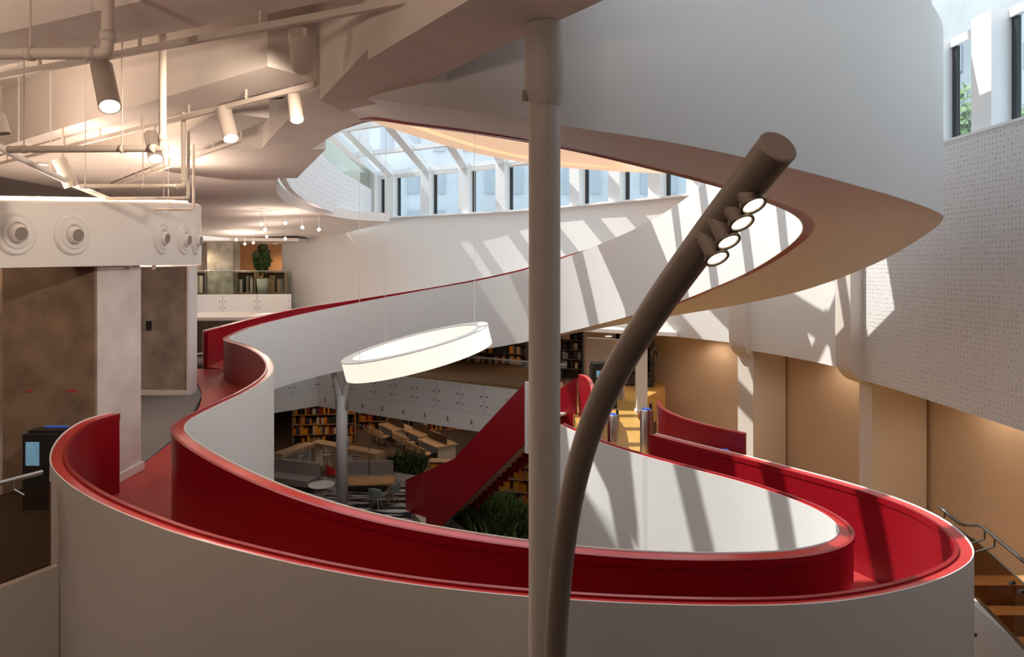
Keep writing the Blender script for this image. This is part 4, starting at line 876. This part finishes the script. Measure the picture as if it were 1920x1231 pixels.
# ---- ground floor lounge
r0 = [PZ(x, y, 0) for x, y in ((520, 905), (600, 892), (770, 915), (772, 985), (700, 1000), (520, 960))]
mb = MB(); mb.prism([(p.x, p.y) for p in r0], 0.0, 0.02); tag(mb.build('rug', RUG), 'black and white brush-stroke rug on the lounge floor', 'rug')
mb = MB(); mb.prism([(p.x, p.y) for p in (PZ(720, 890, 0), PZ(790, 886, 0), PZ(1000, 1000, 0), PZ(830, 1030, 0), PZ(775, 960, 0))], 0.0, 0.012); struct(mb.build('floor_pale_path', mat('pale_tile', (0.60, 0.53, 0.45), 0.6)))
def sofa(name, lab, c, rz, wd):
    e = thing(name, lab, 'sofa', (c.x, c.y, 0.02), rz)
    mb = MB(); mb.box((0, 0, 0.1), (wd - .1, 0.75, 0.2)); mb.build('base', DSTEEL, e)
    k = max(1, int(round(wd / 1.0)))
    for i in range(k): mb = MB(); mb.box((-wd / 2 + wd / k * (i + .5), -0.05, 0.32), (wd / k - .02, 0.75, 0.24)); mb.build('seat_cushion', GREYF, e)
    for i in range(k): mb = MB(); mb.box((-wd / 2 + wd / k * (i + .5), 0.36, 0.62), (wd / k - .02, 0.18, 0.62), 0, 0.97); mb.build('back_cushion', GREYF, e)
    return e
sofa('lounge_sofa', 'long grey lounge sofa beside the white round coffee table', PZ(541, 912, 0), -0.35, 2.4)
sofa('lounge_sofa', 'short grey sofa with its back to the planting beyond the orange table', PZ(690, 914, 0), 0.05, 1.9)
def round_table(lab, c, r, h, m_=WHITEP):
    e = thing('round_table', lab, 'table', (c.x, c.y, 0.02))
    mb = MB(); mb.lathe([(r, h - .03), (r, h)], n=32); mb.build('top', m_, e, False); mb = MB(); mb.lathe([(0.03, 0.02), (0.03, h - .03)], n=12); mb.build('stem', STEEL, e, True)
    mb = MB(); mb.lathe([(r * .55, 0), (r * .55, 0.015), (0.04, 0.03)], n=24); mb.build('foot', m_, e)
round_table('white round coffee table on the brush-stroke rug', PZ(603, 926, 0), 0.5, 0.36)
round_table('small white round table behind the forked column', PZ(657, 902, 0), 0.22, 0.42)
round_table('small white side table behind the staircase planting', PZ(926, 946, 0), 0.24, 0.4)
# orange lounge table
c = PZ(690, 938, 0); e = thing('wooden_table', 'orange wooden table with slab top on the rug', 'table', (c.x, c.y, 0.02), 0.1)
mb = MB(); mb.box((0, 0, 0.72), (1.95, 0.95, 0.05)); mb.build('top', WOOD, e)
for sx in (-.8, .8):
    for sy in (-.35, .35): mb = MB(); mb.box((sx, sy, 0.345), (0.07, 0.07, 0.69)); mb.build('leg', WOOD, e)
def shell_chair(lab, c, rz, m_, z=0.02):
    e = thing('shell_chair', lab, 'chair', (c.x, c.y, z), rz)
    mb = MB(); mb.lathe([(0.10, 0.42), (0.24, 0.44), (0.27, 0.50), (0.25, 0.5), (0.22, 0.46), (0.1, 0.445)], n=20); mb.build('seat', m_, e, True)
    V, Fc = [], []; n_ = 9
    for j in range(n_):
        a = -1.1 + 2.2 * j / (n_ - 1)
        for k in range(4):
            h_ = 0.48 + 0.36 * k / 3 * (1 - 0.25 * (a / 1.1) ** 2); rr_ = 0.25 + 0.04 * k / 3
            V += [(rr_ * math.sin(a), rr_ * math.cos(a), h_), ((rr_ - .02) * math.sin(a), (rr_ - .02) * math.cos(a), h_)]
    for j in range(n_ - 1):
        for k in range(3):
            b0 = (j * 4 + k) * 2; b1 = ((j + 1) * 4 + k) * 2
            Fc += [(b0, b1, b1 + 2, b0 + 2), (b0 + 1, b0 + 3, b1 + 3, b1 + 1)]
        b0 = (j * 4 + 3) * 2; b1 = ((j + 1) * 4 + 3) * 2; Fc.append((b0, b1, b1 + 1, b0 + 1))
    mesh('backrest', V, Fc, m_, e, True)
    for a in (0.8, 2.35, 3.93, 5.5): mb = MB(); mb.tube([(0.08 * math.cos(a), 0.08 * math.sin(a), 0.43), (0.25 * math.cos(a), 0.25 * math.sin(a), 0.0)], 0.013, 8); mb.build('leg', STEEL, e)
    return e
shell_chair('grey-green shell chair at the near side of the orange table', PZ(706, 955, 0), 2.9, TEAL)
shell_chair('grey-green shell chair at the end of the orange table', PZ(737, 944, 0), 4.2, TEAL)
shell_chair('red shell chair beside the forked column', PZ(624, 910, 0), 2.5, REDCH)
# bar table with stools
def bar_table(lab, a, b):
    a, b = Vector(a), Vector(b); d = b - a; e = thing('bar_table', lab, 'table', ((a + b) / 2).to_tuple(), math.atan2(d.y, d.x)); L_ = d.length
    mb = MB(); mb.box((0, 0, 1.02), (L_, 0.55, 0.16)); mb.build('top', WOODL, e)
    for x in (-L_ / 2 + .2, 0.1, L_ / 2 - .2): mb = MB(); mb.box((x, 0, 0.47), (0.06, 0.4, 0.94)); mb.build('leg', WHITEP, e)
bt = [PZ(520, 852, 1.05), PZ(592, 828, 1.05), PZ(712, 850, 1.05)]
bt = [Vector((p.x, p.y, 0)) for p in bt]
bar_table('pale wooden bar table left of the forked column', bt[0], bt[1] - (bt[1] - bt[0]).normalized() * .35)
bar_table('pale wooden bar table passing behind the forked column', bt[1], bt[2])
for px, py, lab in ((538, 893, 'white bar stool at the near end of the left bar table'), (562, 886, 'white bar stool at the corner end of the left bar table'), (614, 884, 'white bar stool left of the forked column'), (668, 889, 'white bar stool by the arc lamp')):
    c = PZ(px, py, 0); e = thing('bar_stool', lab, 'stool', (c.x, c.y, 0), group='white bar stools')
    mb = MB(); mb.lathe([(0.17, 0.72), (0.19, 0.74), (0.17, 0.75)], n=20); mb.build('seat', WHITEP, e, True)
    mb = MB(); mb.box((0, 0.17, 0.90), (0.36, 0.03, 0.24), 0, 1.05); mb.build('backrest', WHITEP, e)
    for a in (0.8, 2.35, 3.93, 5.5): mb = MB(); mb.tube([(0.1 * math.cos(a), 0.1 * math.sin(a), 0.72), (0.22 * math.cos(a), 0.22 * math.sin(a), 0)], 0.014, 8); mb.build('leg', WHITEP, e)
# arc lamp
c = PZ(693, 895, 0); D = c.y
e = thing('arc_floor_lamp', 'arched steel floor lamp with a white shade behind the sofa', 'lamp', (c.x, c.y, 0))
ap = [P(x, y, D) - c for x, y in ((693, 895), (692, 850), (690, 815), (682, 799), (670, 795), (658, 800), (652, 810), (650, 818))]
mb = MB(); mb.tube([Vector(q) for q in cat_rom([(p.z, p.x, p.y) for p in ap], 30)], 0.02, 8); 
mb.v = [(v[1], v[2], v[0]) for v in mb.v]; mb.build('arm', STEEL, e, True)
mb = MB(); mb.lathe([(0.16, -0.36), (0.12, -0.02), (0.10, 0)], ap[-1], 20); mb.build('shade', WHITEP, e, True); mb = MB(); mb.lathe([(0.18, 0), (0.18, 0.03), (0.03, 0.05)], n=24); mb.build('base', STEEL, e)
# planters
def planter(lab, pts, h, n, seed, lm, zr=0.35):
    cx_ = sum(p.x for p in pts) / len(pts); cy_ = sum(p.y for p in pts) / len(pts)
    e = thing('planter', lab, 'planter', (cx_, cy_, 0)); poly = [(p.x - cx_, p.y - cy_) for p in pts]
    mb = MB(); mb.prism(poly, 0, h); mb.build('trough', WHITE, e); mb = MB(); mb.prism([(x * .95, y * .95) for x, y in poly], h, h + .02); mb.build('soil', SOIL, e)
    rnd = random.Random(seed); V, Fc = [], []
    for k in range(n):
        w_ = [rnd.random() ** 1.2 for _ in poly]; s_ = sum(w_); x = sum(a * p[0] for a, p in zip(w_, poly)) / s_ * 1.25; y = sum(a * p[1] for a, p in zip(w_, poly)) / s_ * 1.25
        for q in range(3):
            a = rnd.random() * 2 * PI; ln = zr * (0.6 + rnd.random()); tip = Vector((x + math.cos(a) * ln * .6, y + math.sin(a) * ln * .6, h + ln)); base = Vector((x, y, h)); sd = Vector((-math.sin(a), math.cos(a), 0)) * 0.05; mid = base.lerp(tip, .55) + Vector((0, 0, .06)); i = len(V)
            V += [base, mid + sd, tip, mid - sd]; Fc.append((i, i + 1, i + 2, i + 3))
    o = mesh('foliage', V, Fc, lm, e, recalc=False); return e
planter('long white planter of dense green plants beside the foot of the red staircase', [PZ(838, 985, 0), PZ(880, 950, 0), PZ(1000, 985, 0), PZ(1010, 1040, 0), PZ(900, 1040, 0)], 0.35, 1500, 5, LEAF2, 0.42)
planter('low planter of green plants behind the grey sofa', [PZ(732, 897, 0), PZ(742, 876, 0), PZ(800, 885, 0), PZ(792, 907, 0)], 0.3, 420, 6, LEAF, 0.34)
# ground-floor bookcases and study tables
shelf_unit('bookshelf', 'tall oak bookcase with crimson books behind the bar table', (-9.2, 33.5, 0), 0.12, 3.0, 2.0, 0.4, 4, 21, WOOD, 0.8)
shelf_unit('bookshelf', 'wide oak bookcase with mixed books right of the crimson one', (-7.0, 36.3, 0), 0.0, 2.2, 2.0, 0.4, 4, 22, WOOD, 0.8)
shelf_unit('bookshelf', 'low oak display case with orange books at the planter end', (-2.55, 27.2, 0), -0.1, 1.5, 1.0, 0.5, 3, 23, WOODL, 0.95, [BOOKS[1], BOOKS[6], BOOKS[1], BOOKS[5]])
shelf_unit('bookshelf', 'amber-lit bookcase under the red staircase', (0.3, 25.0, 0), -0.3, 2.4, 1.9, 0.4, 4, 24, WOODL, 0.9, [BOOKS[1], BOOKS[6], BOOKS[2]])
shelf_unit('bookshelf', 'far oak bookcase with orange books below the mezzanine', (-3.9, 36.5, 0), 0, 3.2, 2.0, 0.4, 4, 25, WOOD, 0.85)
for k, (px, py, lab) in enumerate(((820, 858, 'long study table closest to the orange display case'), (790, 838, 'long study table amid the reading area'), (742, 826, 'long study table farthest into the reading area'))):
    c = PZ(px, py, 0); e = thing('study_table', lab, 'table', (c.x, c.y, 0), -0.95)
    mb = MB(); mb.box((0, 0, 0.74), (1.85, 1.1, 0.05)); mb.build('top', WOODL, e); mb = MB(); mb.box((0, 0, 0.95), (1.7, 0.03, 0.36)); mb.build('divider', DARKW, e)
    for sx in (-.85, .85): mb = MB(); mb.box((sx, 0, 0.355), (0.06, 0.9, 0.71)); mb.build('leg', WHITEP, e)
    for j in range(3):
        q = c + Vector((math.cos(-0.95) * (j - 1) * 0.62 - math.sin(-.95) * -0.95, math.sin(-.95) * (j - 1) * 0.62 + math.cos(-.95) * -0.95, 0))
        o = shell_chair('pale chair ' + ('farthest from', 'second from', 'first beside')[j] + ' the planter along the ' + lab.replace('long study', 'study'), q, -0.95 + PI, WOODL, 0.0); o['group'] = 'chairs along the ' + lab
# library ceiling lamps that light the two lower floors (set into the mezzanine soffits, as downlights)
def downlight(lab, x, y, z, power, col=(1, 0.72, 0.45), grp='recessed library downlights', ang=2.6):
    e = thing('downlight', lab, 'lamp', (x, y, z), group=grp)
    mb = MB(); mb.lathe([(0.12, 0), (0.12, -0.02), (0.10, -0.022)], n=20); mb.build('trim', WHITEP, e)
    mb = MB(); mb.lathe([(0.095, -0.023), (0.09, -0.026)], n=20); mb.build('lens', GLOWS, e)
    spot_light('bulb', (x, y, z - .05), (0, 0, -1), power, col, ang, e, 0.1)
for x, y in ((-9, 31), (-6, 31.5), (-3, 29.5), (-8, 35.5), (-4, 34.5), (-0.5, 27.5)): downlight('recessed warm downlight under the mezzanine soffit', x, y, 3.54, 100)
for x, y in ((0.5, 27.5), (3.2, 22.6), (-4, 30.8)): downlight('recessed warm downlight in the mezzanine ceiling', x, y, 6.41, 45, grp='recessed mezzanine downlights')
for x, y in ((-12.5, 36), (-15.5, 33.4)): downlight('recessed warm downlight above the upper floor bookcases', x, y, 9.94, 160, grp='upper floor downlights')
for i in (wall_at(1300), wall_at(1500), wall_at(1740), wall_at(1900)):
    p = wp(i, 0.85, 6.49); downlight('recessed warm downlight in the side recess ceiling', p.x, p.y, 6.49, 70, (1, 0.74, 0.5), 'side recess downlights')
for x, y in ((-7.6, 6.0), (-7.8, 8.2), (-8.6, 12.5)): downlight('warm ceiling downlight above the carpeted landing', x, y, CEIL - .01 if y > 11 else 11.44, 90, (1, 0.76, 0.52), 'landing downlights')
# unseen fill uplighters added to brighten the left ceiling
for x, y, lab in ((-4.2, 0.2, 'added fill uplighter at the open end of the viewing gallery'), (-7.6, 3.2, 'added fill uplighter near the landing stair'), (-1.6, -1.6, 'added fill uplighter at the back of the viewing gallery'), (-7.6, 12.3, 'added fill uplighter behind the concrete core')):
    zf = 7.1 if y < 4 else LAND
    e = thing('fill_uplighter', lab, 'lamp', (x, y, zf), group='added fill uplighters')
    mb = MB(); mb.lathe([(0.16, 0), (0.16, 0.03), (0.02, 0.05)], n=20); mb.build('base', STEEL, e)
    mb = MB(); mb.lathe([(0.015, 0.04), (0.015, 1.66)], n=10); mb.build('pole', STEEL, e, True)
    mb = MB(); mb.lathe([(0.03, 1.64), (0.2, 1.78), (0.19, 1.785), (0.03, 1.66)], n=24); mb.build('bowl', WHITEP, e, True)
    spot_light('bulb', (x, y, zf + 1.85), (0.0, 0.25 if y < 4 else -0.1, 1), UPW, (1, 0.76, 0.60), 2.7, e, 0.15)
